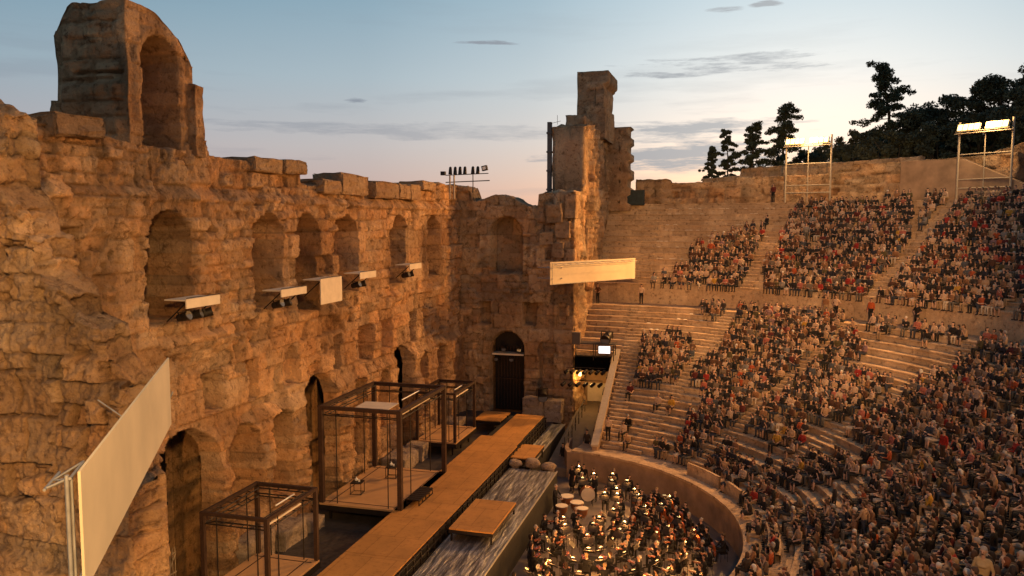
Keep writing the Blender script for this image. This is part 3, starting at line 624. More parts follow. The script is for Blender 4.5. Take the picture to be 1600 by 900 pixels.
m=MB(); [m.tube((pts[0][0],pts[0][1],pts[0][2]+h),(pts[-1][0],pts[-1][1],pts[-1][2]+h),.028,n=5) for h in (1.0,.55)]; rel(m.build('rails',BLKM,rg),rg)
# equipment on the lintel: speaker box, monitor, light battens
e=empty('equipment_platform',(-10.4,YC-1.4,7.35),0,'thin dark platform on posts over the side passage','platform')
m=MB(); m.box((0,0,0),(3.4,1.1,.10)); m.build('deck',DECK,e)
m=MB(); [m.tube((x,y,-1.3),(x,y,0),.035,n=5) for x in (-1.6,0,1.6) for y in (-.5,.5)]; m.build('posts',BLKM,e)
m=MB(); m.box((0,-.52,-.45),(3.4,.04,.04)); m.build('rail',BLKM,e)
m=MB(); m.box((0,0,.0),(.62,.45,.95)); o=m.build('loudspeaker',simple('grey_brown_speaker_grille',(.10,.075,.06),.8,0,.1,10,.1)); o.location=(-11.75,YC-1.9,7.75); tag(o,'tall brown loudspeaker box at the foot of the gold lit flank wall','loudspeaker')
e=empty('video_screen',(-9.5,YC-2.1,6.95),R(6),'small bright white video screen hanging under the platform','screen'); m=MB(); m.box((0,.04,0),(.98,.08,.66)); m.build('casing',BLKM,e); m=MB(); m.box((0,-.012,0),(.88,.02,.56)); m.build('display',SCREEN,e)
m=MB(); m.box((-.18,-.026,.08),(.3,.004,.03)); m.box((-.1,-.026,-.03),(.46,.004,.025)); m.build('display_text',simple('screen_grey_text',(.35,.35,.38),.6),e)
def batten(loc,n,lab):
    e=empty('light_batten',loc,R(4),lab,'stage lights','light battens over the side passage'); m=MB(); m.tube((-1.6,0,.15),(1.5,0,.15),.03,n=6); m.build('bar',BLKM,e)
    for k in range(n):
        x=-1.45+k*(2.9/(n-1)); mm=MB(); mm.tube((x,.12,-.08),(x-.22,-.24,-.24),.12,.15,8); mm.build('lamp_can',BLKM,e)
batten((-10.9,61.6,5.3),7,'upper bar of black lamp cans over the side passage'); batten((-11.1,61.3,4.35),6,'lower bar of black lamp cans over the side passage')
# ------------------------------------------------------------------ outer ring wall, ramp block, retaining wall
def ringwall(name,r,t0,t1,z0,crest,label,cat,seed,mat=STONE2,du=.16):
    L=R(t1-t0)*r; 
    o=relief_wall(name,(0,0,0),(1,0,0),(0,-1,0),0,L,z0,crest,du,du,1.0,(),None,seed=seed,mat=mat,rough=.5,blk=.9)
    me=o.data; n=len(me.vertices); A=np.empty(n*3,np.float32); me.vertices.foreach_get('co',A); A=A.reshape(-1,3)
    th=R(t0)+A[:,0]/r; rr=r+A[:,1]; B=np.c_[O[0]+rr*np.sin(th),O[1]+rr*np.cos(th),A[:,2]]; me.vertices.foreach_set('co',B.astype(np.float32).ravel()); me.update()
    return tag(o,label,cat)
k=R(1)*45.8
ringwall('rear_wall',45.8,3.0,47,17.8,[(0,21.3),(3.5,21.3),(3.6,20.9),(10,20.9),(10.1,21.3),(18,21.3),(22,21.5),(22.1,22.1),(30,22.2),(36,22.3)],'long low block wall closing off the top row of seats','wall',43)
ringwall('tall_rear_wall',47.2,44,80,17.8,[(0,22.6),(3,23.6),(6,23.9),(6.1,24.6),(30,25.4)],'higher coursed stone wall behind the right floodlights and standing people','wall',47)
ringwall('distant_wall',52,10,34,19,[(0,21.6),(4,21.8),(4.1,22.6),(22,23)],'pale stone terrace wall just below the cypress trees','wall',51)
e=MB(); a=[pol(45.2,35.5),pol(45.2,50.5)]; x0,y0=a[0]; x1,y1=a[1]
nx,ny=math.sin(R(43)),math.cos(R(43)); th_=.6
e.add([(x0,y0,18.4),(x1,y1,18.4),(x1,y1,19.0),((x0*.55+x1*.45),(y0*.55+y1*.45),22.0),(x0,y0,22.1)]+[(x0+nx*th_,y0+ny*th_,18.4),(x1+nx*th_,y1+ny*th_,18.4),(x1+nx*th_,y1+ny*th_,19.0),((x0*.55+x1*.45)+nx*th_,(y0*.55+y1*.45)+ny*th_,22.0),(x0+nx*th_,y0+ny*th_,22.1)],
 [(0,1,2,3,4),(9,8,7,6,5),(0,5,6,1),(1,6,7,2),(2,7,8,3),(3,8,9,4),(4,9,5,0)])
tag(e.build('sloping_side_wall',PODIUM),'smooth plaster side wall of a stair with sloping top, below the big tree','wall')
m=MB(); m.box((0,0,0),(2.2,1.2,1.5)); o=m.build('equipment_box',simple('black_box_cover',(.02,.03,.03),.7,0,.3,3,.2)); o.location=(-9.9,82.3,19.35); tag(o,'dark covered box at the foot of the far tower, top of the seats','box')
# ------------------------------------------------------------------ flood light towers
def add_spot(name,loc,target,energy,cone=60,col=(1,.60,.24),size=.6,blend=.6):
    l=bpy.data.lights.new(name,'SPOT'); l.energy=energy; l.spot_size=R(cone); l.spot_blend=blend; l.color=col; l.shadow_soft_size=size
    o=bpy.data.objects.new(name,l); COL.objects.link(o); o.location=loc; o.rotation_euler=(Vector(loc)-Vector(target)).to_track_quat('Z','Y').to_euler(); return o
def flood_tower(th,z0,ht,label,r=44.6,n=4,width=4.2,face=None):
    x,y=pol(r,th); face=-R(th) if face is None else face
    e=empty('floodlight_tower',(x,y,z0),face,label,'floodlights','floodlight towers on the rim'); W=width/2
    for sx in (-W,W): m=MB(); m.tube((sx,0,0),(sx,0,ht+.9),.09,n=6); m.build('post',PALEM,e)
    m=MB(); 
    for h in (.9,1.6,3.6,ht): m.tube((-W,0,h),(W,0,h),.05,n=6)
    m.tube((0,0,0),(0,0,ht),.05,n=6); m.build('cross_bars',PALEM,e)
    m=MB(); m.box((0,-.3,ht-.05),(width+.2,.5,.06)); m.tube((-W,-.55,ht+.1),(W,-.55,ht+.1),.03,n=5); m.build('lamp_shelf',PALEM,e)
    for g in (-1,1):
        for k in range(n):
            xx=g*(W*.53)+(k-(n-1)/2)*.44; m=MB(); m.box((xx,-.36,ht+.42),(.40,.22,.52),rx=R(-20)); l=m.build('lamp_housing',PALEM,e)
            m=MB(); m.box((xx,-.515,ht+.42),(.35,.05,.50),rx=R(-20)); m.build('lamp_glass',FLOOD,l)
    return e,(x,y,z0+ht+.3)
ft1,p1=flood_tower(25.2,18.72,5.25,'left floodlight tower with two blazing lamp banks above the empty upper rows')
ft2,p2=flood_tower(44.5,18.72,5.3,'right floodlight tower with two blazing lamp banks in front of the higher wall',44.8)
ft3,p3=flood_tower(96,18.72,6.0,'floodlight tower on the rim beyond the right edge of view',44.8)  # unseen tower added to brighten the stage wall
ft4,p4=flood_tower(160,15.0,6.5,'floodlight tower on the near rim behind the viewpoint',47.5)  # unseen tower added to light the near wall, seats and pit
def rig():
    for (p,th,en,tg,cone,colr) in RIG: add_spot('flood_beam',(p[0]-math.sin(R(th))*1.2,p[1]-math.cos(R(th))*1.2,p[2]),tg,en,cone,colr)
OR=(1,.47,.13); YE=(1,.58,.20)
RIG=[(p1,25,42000,(-19,40,6),90,OR),(p2,44.5,50000,(-20,36,8),85,OR),(p3,96,20000,(-20,52,8),80,OR),(p3,96,5000,(-20,22,10),60,YE),(p2,44.5,6000,(-20,17,10),50,YE),(p4,160,34000,(-21,17,8),50,YE),(p4,160,135000,(4,78,13),26,(1,.52,.19)),(p4,160,22000,(11,36,6),52,(1,.50,.20)),(p4,160,9000,(-17,63,8),30,OR),(p4,160,17000,(-7,38,0),24,(1,.36,.07))]  # p3 and p4 beams are added fill from the unseen towers
rig()
# added low floodlights out of view that brighten the stage wall and near wall
def added_ground_flood(x,y,z,tg,en,lab,cone=115,col=OR):
    a=math.atan2(tg[1]-y,tg[0]-x)-math.pi/2; e=empty('added_ground_floodlight',(x,y,z),a,lab,'floodlight','low floodlights at the near end of the pit')
    m=MB(); m.box((0,0,.55),(.7,.3,.5),rx=R(20)); m.build('lamp_housing',BLKM,e); m=MB(); m.box((0,.17,.60),(.6,.02,.42),rx=R(20)); m.build('lamp_glass',FLOOD,e); m=MB(); m.box((0,0,.12),(.8,.5,.24)); m.build('base',BLKM,e)
    d=Vector((tg[0]-x,tg[1]-y,0)).normalized(); add_spot('added_ground_beam',(x+d.x*.5,y+d.y*.5,z+.8),tg,en,cone,col,.5,.8)
added_ground_flood(-4.5,21.5,1.2,(-22,31,9),3000,'low floodlight aimed at the near half of the stage wall'); added_ground_flood(-5.0,28.0,-.5,(-21,54,8),5500,'low floodlight aimed at the far half of the stage wall')
added_ground_flood(-6.5,6.0,2.0,(-18,16,8),4500,'low floodlight aimed at the near broken wall end',100,YE)
for p_,e_ in ((p1,1600),(p2,1600)):
    l=bpy.data.lights.new('flood_spill','POINT'); l.energy=e_; l.color=(1,.62,.26); l.shadow_soft_size=.8; o=bpy.data.objects.new('flood_spill',l); COL.objects.link(o); o.location=(p_[0]-.3,p_[1]-1.3,p_[2]+.4)
# ------------------------------------------------------------------ trees
def leaf_cloud(centers,radii,n,size,seed,flat=1.0):
    rng=np.random.RandomState(seed); centers=np.array(centers); radii=np.array(radii); w=radii**2.2; idx=rng.choice(len(centers),n,p=w/w.sum())
    d=rng.normal(size=(n,3)); d/=np.linalg.norm(d,axis=1,keepdims=True); rr=rng.rand(n)**.45
    P=centers[idx]+d*(rr*radii[idx])[:,None]*np.array([1,1,flat]); a=rng.normal(size=(n,3)); a/=np.linalg.norm(a,axis=1,keepdims=True); b=np.cross(a,rng.normal(size=(n,3))); b/=np.linalg.norm(b,axis=1,keepdims=True)
    s=(size*(.6+.9*rng.rand(n)))[:,None]; V=np.stack([P-a*s,P+b*s*.45,P+a*s,P-b*s*.45],1).reshape(-1,3); F=np.arange(n*4).reshape(n,4); return V,F
def tree(kind,x,y,z,h,w,seed,label,name,group='trees on the hill behind the seats',lean=0):
    rng=random.Random(seed); e=empty(name,(x,y,z),rng.uniform(0,6),label,'tree',group); tr=MB(); cs=[];rs=[]
    if kind=='conifer':
        tr.tube((0,0,-1),(0,0,h*.5),w*.07,w*.05,8); tr.tube((0,0,h*.5),(lean*.6,0,h*.97),w*.05,w*.015,8)
        nb=int(12+h*1.6)
        for k in range(nb):
            f=.08+.9*k/nb; zz=h*f; a=k*2.4+rng.random(); prof=(1-f)**.75*.9+.16; L=w*1.5*prof*rng.uniform(.4,1.15)
            off=lean*max(0,f-.5); tip=(off+math.cos(a)*L,math.sin(a)*L,zz-L*.15+rng.uniform(0,.5)); tr.tube((off,0,zz),tip,.06,.02,5)
            for q in (.4,.7,1.0):
                cs.append((off+math.cos(a)*L*q,math.sin(a)*L*q,zz-L*.15*q+rng.uniform(-.1,.3))); rs.append(w*.30*rng.uniform(.5,1.25)*(1.15-.5*q))
        cs.append((lean*.6,0,h*.97)); rs.append(w*.28); cs.append((lean*1.3,0,h*1.0)); rs.append(w*.2)
        n=int(4200+2400*h*w/10); V,F=leaf_cloud(cs,rs,n,.15,seed,.6)
    else:
        tr.tube((0,0,-1),(0,0,h*.4),w*.06,w*.045,8)
        for k in range(9):
            a=k*2.4+rng.random(); L=w*rng.uniform(.35,.8); zz=h*rng.uniform(.5,.88); tr.tube((0,0,h*.35),(math.cos(a)*L,math.sin(a)*L,zz),w*.03,.03,5)
        for k in range(46):
            a=rng.uniform(0,6.3); f=rng.random(); rad=w*(math.sin(math.pi*min(1,.12+.80*f))**.6)*rng.uniform(.25,1.0); cs.append((math.cos(a)*rad,math.sin(a)*rad,h*(.14+.82*f))); rs.append(w*.22*rng.uniform(.5,1.2))
        n=int(9500); V,F=leaf_cloud(cs,rs,n,.17,seed,.8)
    tr.build('trunk',BARK,e); link('crown',np_mesh('crown',V,F,LEAF if kind=='conifer' else LEAF2,smooth=False),e); return e
def at_px(px,Y,):   # compass bearing taken from the photograph, distance chosen
    a=math.atan((px-800)/F_PX)-YAW; return Y*math.tan(a)
def zat(py,px,Y):
    a=math.atan((px-800)/F_PX); return CAMZ+(345-py)/F_PX*Y/math.cos(a-YAW)*math.cos(a)
for k,(px,Y,base,top,w,lean,lab) in enumerate([(1109,104,281,232,1.2,0,'lowest dark conifer, leftmost of the row above the rear wall'),(1134,105,281,206,1.6,.5,'second dark conifer from the left above the rear wall, merged with the lowest'),
      (1172,106,276,196,2.3,.7,'ragged conifer with a tilted tip, between two others on the rim'),(1219,108,268,168,2.9,-.5,'taller conifer with a flat tip, just behind the left floodlights'),(1381,100,250,103,3.1,1.6,'tallest tree on the skyline, tiered conifer leaning right at its tip')]):
    X=at_px(px,Y); zb=zat(base,px,Y)-1; tree('conifer',X,Y,zb,zat(top,px,Y)-zb,w,60+k,lab,'conifer_tree','conifers on the rim',lean)
bt=[(1300,106,222,4.2,'dark bushy tree right beside the left floodlights'),(1335,101,205,3.6,'round dark tree between left floodlights and the tallest conifer'),(1362,98,214,4.2,'bushy tree at the left foot of the tallest conifer'),(1412,99,178,4.0,'dark tree just right of the tallest conifer'),(1440,103,165,4.4,'second dark tree right of the tallest conifer'),(1470,101,152,4.2,'dark tree on the rising skyline left of the bushy topped one'),
    (1500,98,136,3.6,'bushy topped tree above the right floodlights, left of two'),(1535,98,122,3.8,'bushy topped tree above the right floodlights, right of two'),(1568,96,128,3.8,'dark tree right of the bushy topped pair'),(1598,92,112,3.8,'high dark tree at the right edge of the skyline'),(1640,90,92,4.5,'tall tree on the right skyline beyond the edge'),
    (1395,92,210,3.6,'low dark tree in front of the tallest conifer'),(1460,92,200,3.8,'low dark tree left of the right floodlights'),(1520,90,180,3.8,'low dark tree right behind the right floodlights'),(1580,88,170,3.8,'low dark tree over the right end of the high wall'),(1340,94,232,2.8,'low shrub like tree behind the rear wall'),
    (1625,84,165,4.0,'low tree beyond the right edge'),(1260,112,236,3.0,'small dark tree right behind the left floodlights')]
for k,(px,Y,top,w,lab) in enumerate(bt):
    X=at_px(px,Y); zt=zat(top,px,Y); zb=max(17.5,20.5+(px-1300)*.004-1); tree('broad',X,Y,zb,zt-zb,w,90+k,lab,'evergreen_tree')
# ------------------------------------------------------------------ stage
sf=MB(); sf.bb(-22.4,-16.0,14,63.8,-.5,1.0); sf.bb(-16.0,-13.5,14,63.8,-.5,.96); tag(sf.build('stage_floor',DECK),kind='structure')
# rough low rubble and column stubs along the wall foot
def rubble(x,y,a,b,c,lab,seed,name='stone_block'):
    t=roughbox(name,-a/2,a/2,-b/2,b/2,0,c,ROCK,None,seed,None,.14,.12); t.location=(x,y,.95); return tag(t,lab,'stone block','stone blocks lying along the wall foot')
# ROCK has no vertex colour need
rubble(-21.2,31.6,1.0,2.2,1.5,'worn stone block at the wall foot behind the nearest cage frame',21); rubble(-21.1,34.2,1.2,2.0,1.1,'low stone block on the dark floor between the two nearer cages',22)
rubble(-21.0,36.2,1.4,1.0,.7,'small stone block left of the big cage platform',23); rubble(-20.6,47.5,1.6,3.0,.9,'long low stone block beyond the big cage frame',24)
rubble(-20.2,49.2,1.3,1.1,1.1,'upright stone block in front of the farthest cage platform',25); rubble(-20.6,57.3,1.6,1.6,.8,'stone block between the farthest cage and the far doorway',26)
rubble(-15.2,61.8,1.7,1.2,1.9,'pale stone pedestal block right of the far doorway, carrying a spotlight',27); rubble(-13.6,61.9,1.4,1.1,1.7,'pale pedestal block at the right end of the far wall foot',28)
# column shafts flanking near doorway
def shaft(y,h,lab,x=-21.35):
    m=MB(); m.box((0,0,.15),(.8,.8,.3)); m.tube((0,0,.3),(0,0,h),.30,.26,14); 
    e=m.build('column_shaft',ROCK); e.location=(x,y,1.0); tag(e,lab,'column','broken columns by the doorways')
shaft(26.6,4.6,'broken column shaft inside the nearest doorway',-22.6); shaft(25.2,4.0,'broken column shaft left of the nearest doorway'); 
# foil covered decks
def foil(name,x0,x1,y0,y1,z,lab,seed):
    e=empty(name,((x0+x1)/2,(y0+y1)/2,z),0,lab,'stage deck'); nx,ny=int((x1-x0)/.07),int((y1-y0)/.12); X,Y=np.meshgrid(np.linspace(x0,x1,nx+1),np.linspace(y0,y1,ny+1),indexing='ij')
    Z=.06*fbm(X*1.6+Y*.25,Y*.28,seed,5)+.05*np.abs(fbm((X+.12*Y)*2.4,Y*.2,seed+3,4)); V=np.c_[(X-(x0+x1)/2).ravel(),(Y-(y0+y1)/2).ravel(),Z.ravel()]; i=np.arange(V.shape[0]).reshape(X.shape)
    F=np.stack([i[:-1,:-1],i[1:,:-1],i[1:,1:],i[:-1,1:]],-1).reshape(-1,4); link('foil_sheet',np_mesh('foil_sheet',V,F,FOIL),e)
    m=MB(); m.box((0,0,-(z+.5)/2-.06),(x1-x0-.02,y1-y0-.02,z+.5)); m.build('black_skirt',BLACK,e); m=MB(); m.box(((x1-x0)/2,0,.03),(.05,y1-y0,.10)); m.build('edge_strip',GREYM,e); return e
foil('foil_deck',-13.4,-10.3,26,48.0,1.3,'front stage deck under crumpled silver plastic sheeting, black skirted',3)
foil('foil_deck',-13.4,-12.3,48.9,60.2,1.15,'narrow far strip of silver sheeted deck beyond the boulders',8)
m=MB(); nx=30
X,Y=np.meshgrid(np.linspace(-20.6,-16.9,50),np.linspace(28,36.6,80),indexing='ij'); Z=1.03+.05*np.abs(fbm((X+.1*Y)*2.2,Y*.25,14,4)); i=np.arange(X.size).reshape(X.shape)
o=link('foil_sheet',np_mesh('foil_sheet',np.c_[X.ravel(),Y.ravel(),Z.ravel()],np.stack([i[:-1,:-1],i[1:,:-1],i[1:,1:],i[:-1,1:]],-1).reshape(-1,4),simple('dull_dark_sheeting',(.05,.045,.045),.35,.2,.4,5,.5))); tag(o,'dark crumpled sheeting on the floor between the two nearer cages','plastic sheet')
# catwalk
cw=empty('catwalk',(-15,43,2.0),0,'long orange plywood catwalk running the length of the stage','catwalk')
segs=[(-16.7,-13.6,26,32),(-16.7,-13.6,32.004,41.3),(-16.7,-13.6,41.304,50.6),(-16.75,-13.7,50.604,52.6),(-15.95,-13.75,52.604,59.2)]
for (x0,x1,ya,yb) in segs: m=MB(); m.bb(x0,x1,ya+.008,yb-.008,1.93,2.0); rel(m.build('deck_board',PLY,cw),cw)
m=MB(); 
for yy in np.arange(26.5,59,.85): m.bb(-13.58,-13.50,yy-.04,yy+.04,1.0,1.95)
for z in (1.86,1.55,1.2): m.bb(-13.57,-13.51,26,59,z-.03,z+.03)
for yy in np.arange(26.5,59,1.7): m.bb(-16.6,-16.5,yy-.04,yy+.04,1.0,1.93)
m.bb(-16.62,-16.55,26,52.5,1.78,1.86); m.bb(-16.62,-16.55,26,52.5,1.45,1.52); rel(m.build('support_frame',BLKM,cw),cw)
m=MB(); m.bb(-16.4,-13.7,26,59,1.02,1.9); rel(m.build('black_skirt',BLACK,cw),cw)
def lowplat(x0,x1,y0,y1,z,lab,mat=PLY,zb=1.0):
    e=empty('square_platform',((x0+x1)/2,(y0+y1)/2,z),0,lab,'platform','small plywood platforms'); w,l=x1-x0,y1-y0
    m=MB(); m.box((0,0,-.04),(w,l,.07)); m.build('top_board',mat,e)
    m=MB(); m.box((0,0,-.16),(w+.03,l+.03,.16)); m.build('rim',BLKM,e)
    for sx in (-1,1):
        for sy in (-1,1): m=MB(); m.box((sx*(w/2-.1),sy*(l/2-.1),-(z-zb+.1)/2-.1),(.08,.08,z-zb)); m.build('leg',BLKM,e)
    return e
lowplat(-13.15,-10.9,36.0,40.35,1.95,'largest low plywood platform, standing on the silver sheeting',zb=1.3); lowplat(-13.6,-12.1,48.9,52.05,1.75,'small plywood platform at the boulders, just right of the catwalk',zb=1.1)
lowplat(-18.7,-16.6,56.9,59.8,1.95,'plywood platform left of the catwalk in front of the far doorway')
def boulder(x,y,z,r,lab,seed,name='boulder'):
    rng=np.random.RandomState(seed); m=MB(); random.seed(seed); m.sph((0,0,0),(r,r*.8,r*.72),18,12); me=m.mesh(name,ROCK); n=len(me.vertices); A=np.empty(n*3,np.float32); me.vertices.foreach_get('co',A); A=A.reshape(-1,3)
    A*= (1+.75*fbm(A[:,0]*1.1/r+seed,A[:,1]*1.1/r,A[:,2]*1.1/r))[:,None]; A[:,2]=np.minimum(A[:,2],r*.5); me.vertices.foreach_set('co',A.ravel()); me.update(); o=link(name,me,None,(x,y,z+r*.62)); return tag(o,lab,'boulder','boulders across the foil deck')
boulder(-13.1,48.3,1.3,.42,'left boulder at the end of the silver sheeting, beside the catwalk',2); boulder(-12.0,48.4,1.3,.52,'middle and largest boulder at the end of the silver sheeting',5); boulder(-10.9,48.4,1.2,.45,'right boulder at the deck edge above the pit',9)
# pavilions (open cage frames on platforms)
def cage(x0,x1,y0,y1,z0,ht,lab,post=.2,panels=False,under=True):
    e=empty('cage_pavilion',((x0+x1)/2,(y0+y1)/2,z0),0,lab,'stage frame','open frame pavilions on the stage'); w,l=x1-x0,y1-y0
    pl=MB(); pl.box((0,0,-.05),(w,l,.10)); p=pl.build('platform',PLYP,e); m=MB(); m.box((0,0,-.24),(w+.06,l+.06,.26)); m.build('platform_rim',BLKM,p)
    m=MB(); 
    for s in (-1,1):
        m.box((s*(w/2-.5),0,.006),(.05,l-.3,.012)); m.box((0,s*(l/2-.4),.006),(w-.3,.05,.012))
    m.build('floor_tracks',BROWNM,p)
    for sx in (-1,1):
        for sy in (-1,1): m=MB(); m.box((sx*(w/2-post/2),sy*(l/2-post/2),ht/2),(post,post,ht)); m.build('post',BROWNM,e)
    for sx in (-1,1): m=MB(); m.box((sx*(w/2-post/2),0,ht-post*.4),(post*.8,l-2*post,post*.8)); m.build('top_beam',BROWNM,e)
    for sy in (-1,1): m=MB(); m.box((0,sy*(l/2-post/2),ht-post*.4),(w-2*post,post*.8,post*.8)); m.build('top_beam',BROWNM,e)
    m=MB(); r=.03; i=.28; d=.5
    for (a,b) in (((-1,-1),(1,-1)),((1,-1),(1,1)),((1,1),(-1,1)),((-1,1),(-1,-1))):
        for hh in (ht-d,ht-.14): 
            for ins in (.12,.42):
                m.tube((a[0]*(w/2-ins),a[1]*(l/2-ins),hh),(b[0]*(w/2-ins),b[1]*(l/2-ins),hh),r,n=5)
        n=5
        for k in range(n+1):
            f=k/n; 
            P0=[(a[q]*(1-f)+b[q]*f) for q in (0,1)]
            for hh in (ht-d,ht-.14): m.tube((P0[0]*(w/2-.12),P0[1]*(l/2-.12),hh),(P0[0]*(w/2-.42),P0[1]*(l/2-.42),hh),r*.8,n=4)
            if k in (1,4): pass
    m.build('curtain_rail_grid',BLKM,e)
    for (fx,fy) in ((-.62,-1),(.62,1),(-1,.55),(1,-.55),(.70,-1),(-.55,1)): m=MB(); m.tube((fx*(w/2-.15),fy*(l/2-.15),0),(fx*(w/2-.15),fy*(l/2-.15),ht-.2),.028,n=5); m.build('thin_rod',BLKM,e)
    if panels:
        m=MB(); m.box((-.3,-l*.12,ht-.52),(w*.42,l*.34,.03),R(3)); m.build('ceiling_panel',SHELF,e)
    m=MB(); m.tube((w*.18,l*.05,ht-.3),(w*.18,l*.42,ht-.3),.035,n=6); m.build('white_tube',PAPER,e)
    m=MB(); m.tube((w*.44,-l*.42,ht-.36),(w*.44,l*.2,ht-.36),.05,n=6); m.build('white_tube',SHELF,e)
    if under:
        m=MB(); [m.box((sx*(w/2-.4),sy*(l/2-.5),-(z0-.9)/2-.2),(.12,.12,z0-1.0)) for sx in (-1,1) for sy in (-1,0,1)]; m.build('underframe',BLKM,e)
    return e
cage(-20.5,-17.4,26.9,30.9,2.0,3.3,'nearest and smallest looking cage frame, cut by the lower frame edge, plywood floor',.17)
cage(-21.0,-16.25,37.4,44.2,2.0,5.25,'largest brown cage frame with two stools, in the middle of the stage',.24,True)
cage(-20.7,-17.8,50.2,54.6,2.0,3.4,'farthest cage frame, behind the large one',.17)
def stool(x,y,lab,cup=True):
    e=empty('wire_stool',(x,y,2.0),R(8),lab,'stool','wire frame stools'); s=.3; h=.62; m=MB()
    for a in (-s,s):
        for b in (-s,s): m.tube((a,b,0),(a,b,h),.02,n=4)
    m.build('legs',BLKM,e)
    m=MB()
    for z in (.03,h):
        for (a,b) in (((-s,-s),(s,-s)),((s,-s),(s,s)),((s,s),(-s,s)),((-s,s),(-s,-s))): m.tube((*a,z),(*b,z),.018,n=4)
    m.build('cross_rails',BLKM,e); m=MB(); m.box((0,0,h+.02),(.62,.62,.04)); m.build('seat',BLKM,e)
stool(-19.7,39.3,'wire stool with black seat in the big cage, nearer of two'); stool(-19.0,42.4,'wire stool with black seat in the big cage, farther of two')
def cupset(x,y,lab):
    e=empty('tea_set',(x,y,2.66),0,lab,'cups','small white vessels'); m=MB(); m.tube((.1,0,0),(.1,0,.12),.05,.06,8); m.build('cup',PAPER,e); m=MB(); m.sph((-.08,.05,.09),.09,8,6); m.tube((-.08,.05,.15),(-.08,.05,.24),.03,.02,6); m.build('pot',PAPER,e)
cupset(-19.7,39.3,'white cup and pot on the nearer stool'); cupset(-19.0,42.4,'white cup and pot on the farther stool')
e=empty('low_bench',(-16.0,39.3,2.0),R(0),'low black slatted bench lying on the orange catwalk','bench'); m=MB(); [m.box((0,k*.3-.95,.32),(.78,.26,.05)) for k in range(7)]; m.build('seat',BLKM,e)
for sx in (-1,1):
    m=MB(); m.box((sx*.34,0,.02),(.04,2.0,.04)); m.box((sx*.34,0,.26),(.04,2.0,.05)); [m.box((sx*.34,k*.49-.98,.15),(.04,.04,.26)) for k in range(5)]; m.build('side_frame',BLKM,e)
# moving-head on pedestal
put_spot((-14.4,61.2,3.15),R(20),'round black spotlight on the stone pedestal right of the far doorway',None,R(10),2.0)
put_spot((-9.4,YC-1.3,7.75),R(-10),'round black spotlight standing on the equipment platform',None,R(10),2.0)
# light shelves in the upper windows
def shelf(y0,y1,z,lab,tall=.35,drop=0):
    yc=(y0+y1)/2; w=y1-y0; e=empty('light_shelf',(WX+.45,yc,z),0,lab,'light shelf','light shelves in the upper windows')
    m=MB(); m.box((.25,0,0),(1.0,w,.05)); m.build('shelf_board',SHELF,e); m=MB(); m.box((.78,0,-tall/2+.06),(.05,w+.05,tall)); m.build('front_panel',SHELF,e)
    m=MB(); [m.tube((-.3,s*w*.42,-.9),(.7,s*w*.42,-.05),.03,n=5) for s in (-1,1)]; m.tube((.8,-w/2,.10),(.8,w/2,.10),.02,n=4); m.build('bracket',BLKM,e)
    return e
sh=[(26.9,29.0,13.85,.38,'light shelf with pale front in the largest, nearest arched window'),(33.8,36.1,13.65,.36,'pale light shelf in the second arched window from the left'),(37.6,39.9,13.9,1.35,'deep pale square panel shelf in the third arched window'),(42.2,44.3,13.95,.38,'pale light shelf in the fourth arched window'),(49.6,51.6,14.05,.36,'short pale light shelf in the fifth arched window')]
for k,(a,b,z,tl,lab) in enumerate(sh):
    shelf(a,b,z,lab,tl)
    if k!=2:
        for j in range(2 if k else 3): put_spot((WX+.75,a+.45+j*.7,z-.75),R(90+20*j),'black spotlight slung under the shelf of the %s window, %s'%(('nearest arched','second arched','','fourth arched','fifth arched')[k],('its left one','its middle or right one','its rightmost one')[j]),'spotlights under the window shelves',R(-25),.95)
# light bar on top of the wall at the corner
e=empty('rooftop_light_bar',(-20.9,59.5,19.6),R(0),'bar of black spotlights with square floodlights on the wall top at far corner','stage lights')
m=MB(); m.tube((-.9,0,.95),(2.6,0,1.05),.035,n=5); m.tube((-.9,0,.4),(2.7,0,.5),.04,n=5); m.build('bars',BLKM,e)
m=MB(); [m.tube((x,0,-.9),(x,0,.95),.07,n=6) for x in (-.55,-.2)]; m.build('pale_post',PALEM,e); m=MB(); m.tube((1.35,0,-.4),(1.35,0,1.0),.04,n=5); m.build('dark_post',BLKM,e)
for k,x in enumerate((-.5,-.1,.3,.7,1.35,1.75)): m=MB(); m.tube((x,-.05,1.02),(x,0,1.5),.16,.12,8); m.sph((x,0,1.5),.12,8,5); m.build('spotlight',BLKM,e)
m=MB(); m.box((2.3,0,1.45),(.42,.3,.38),ry=R(-12)); m.build('square_floodlight',BLKM,e); m=MB(); m.box((-1.1,0,1.1),(.36,.3,.3)); m.build('square_floodlight',BLKM,e); m=MB(); m.box((2.3,-.16,1.45),(.28,.02,.22),ry=R(-12)); m.build('reflector',PAPER,e)
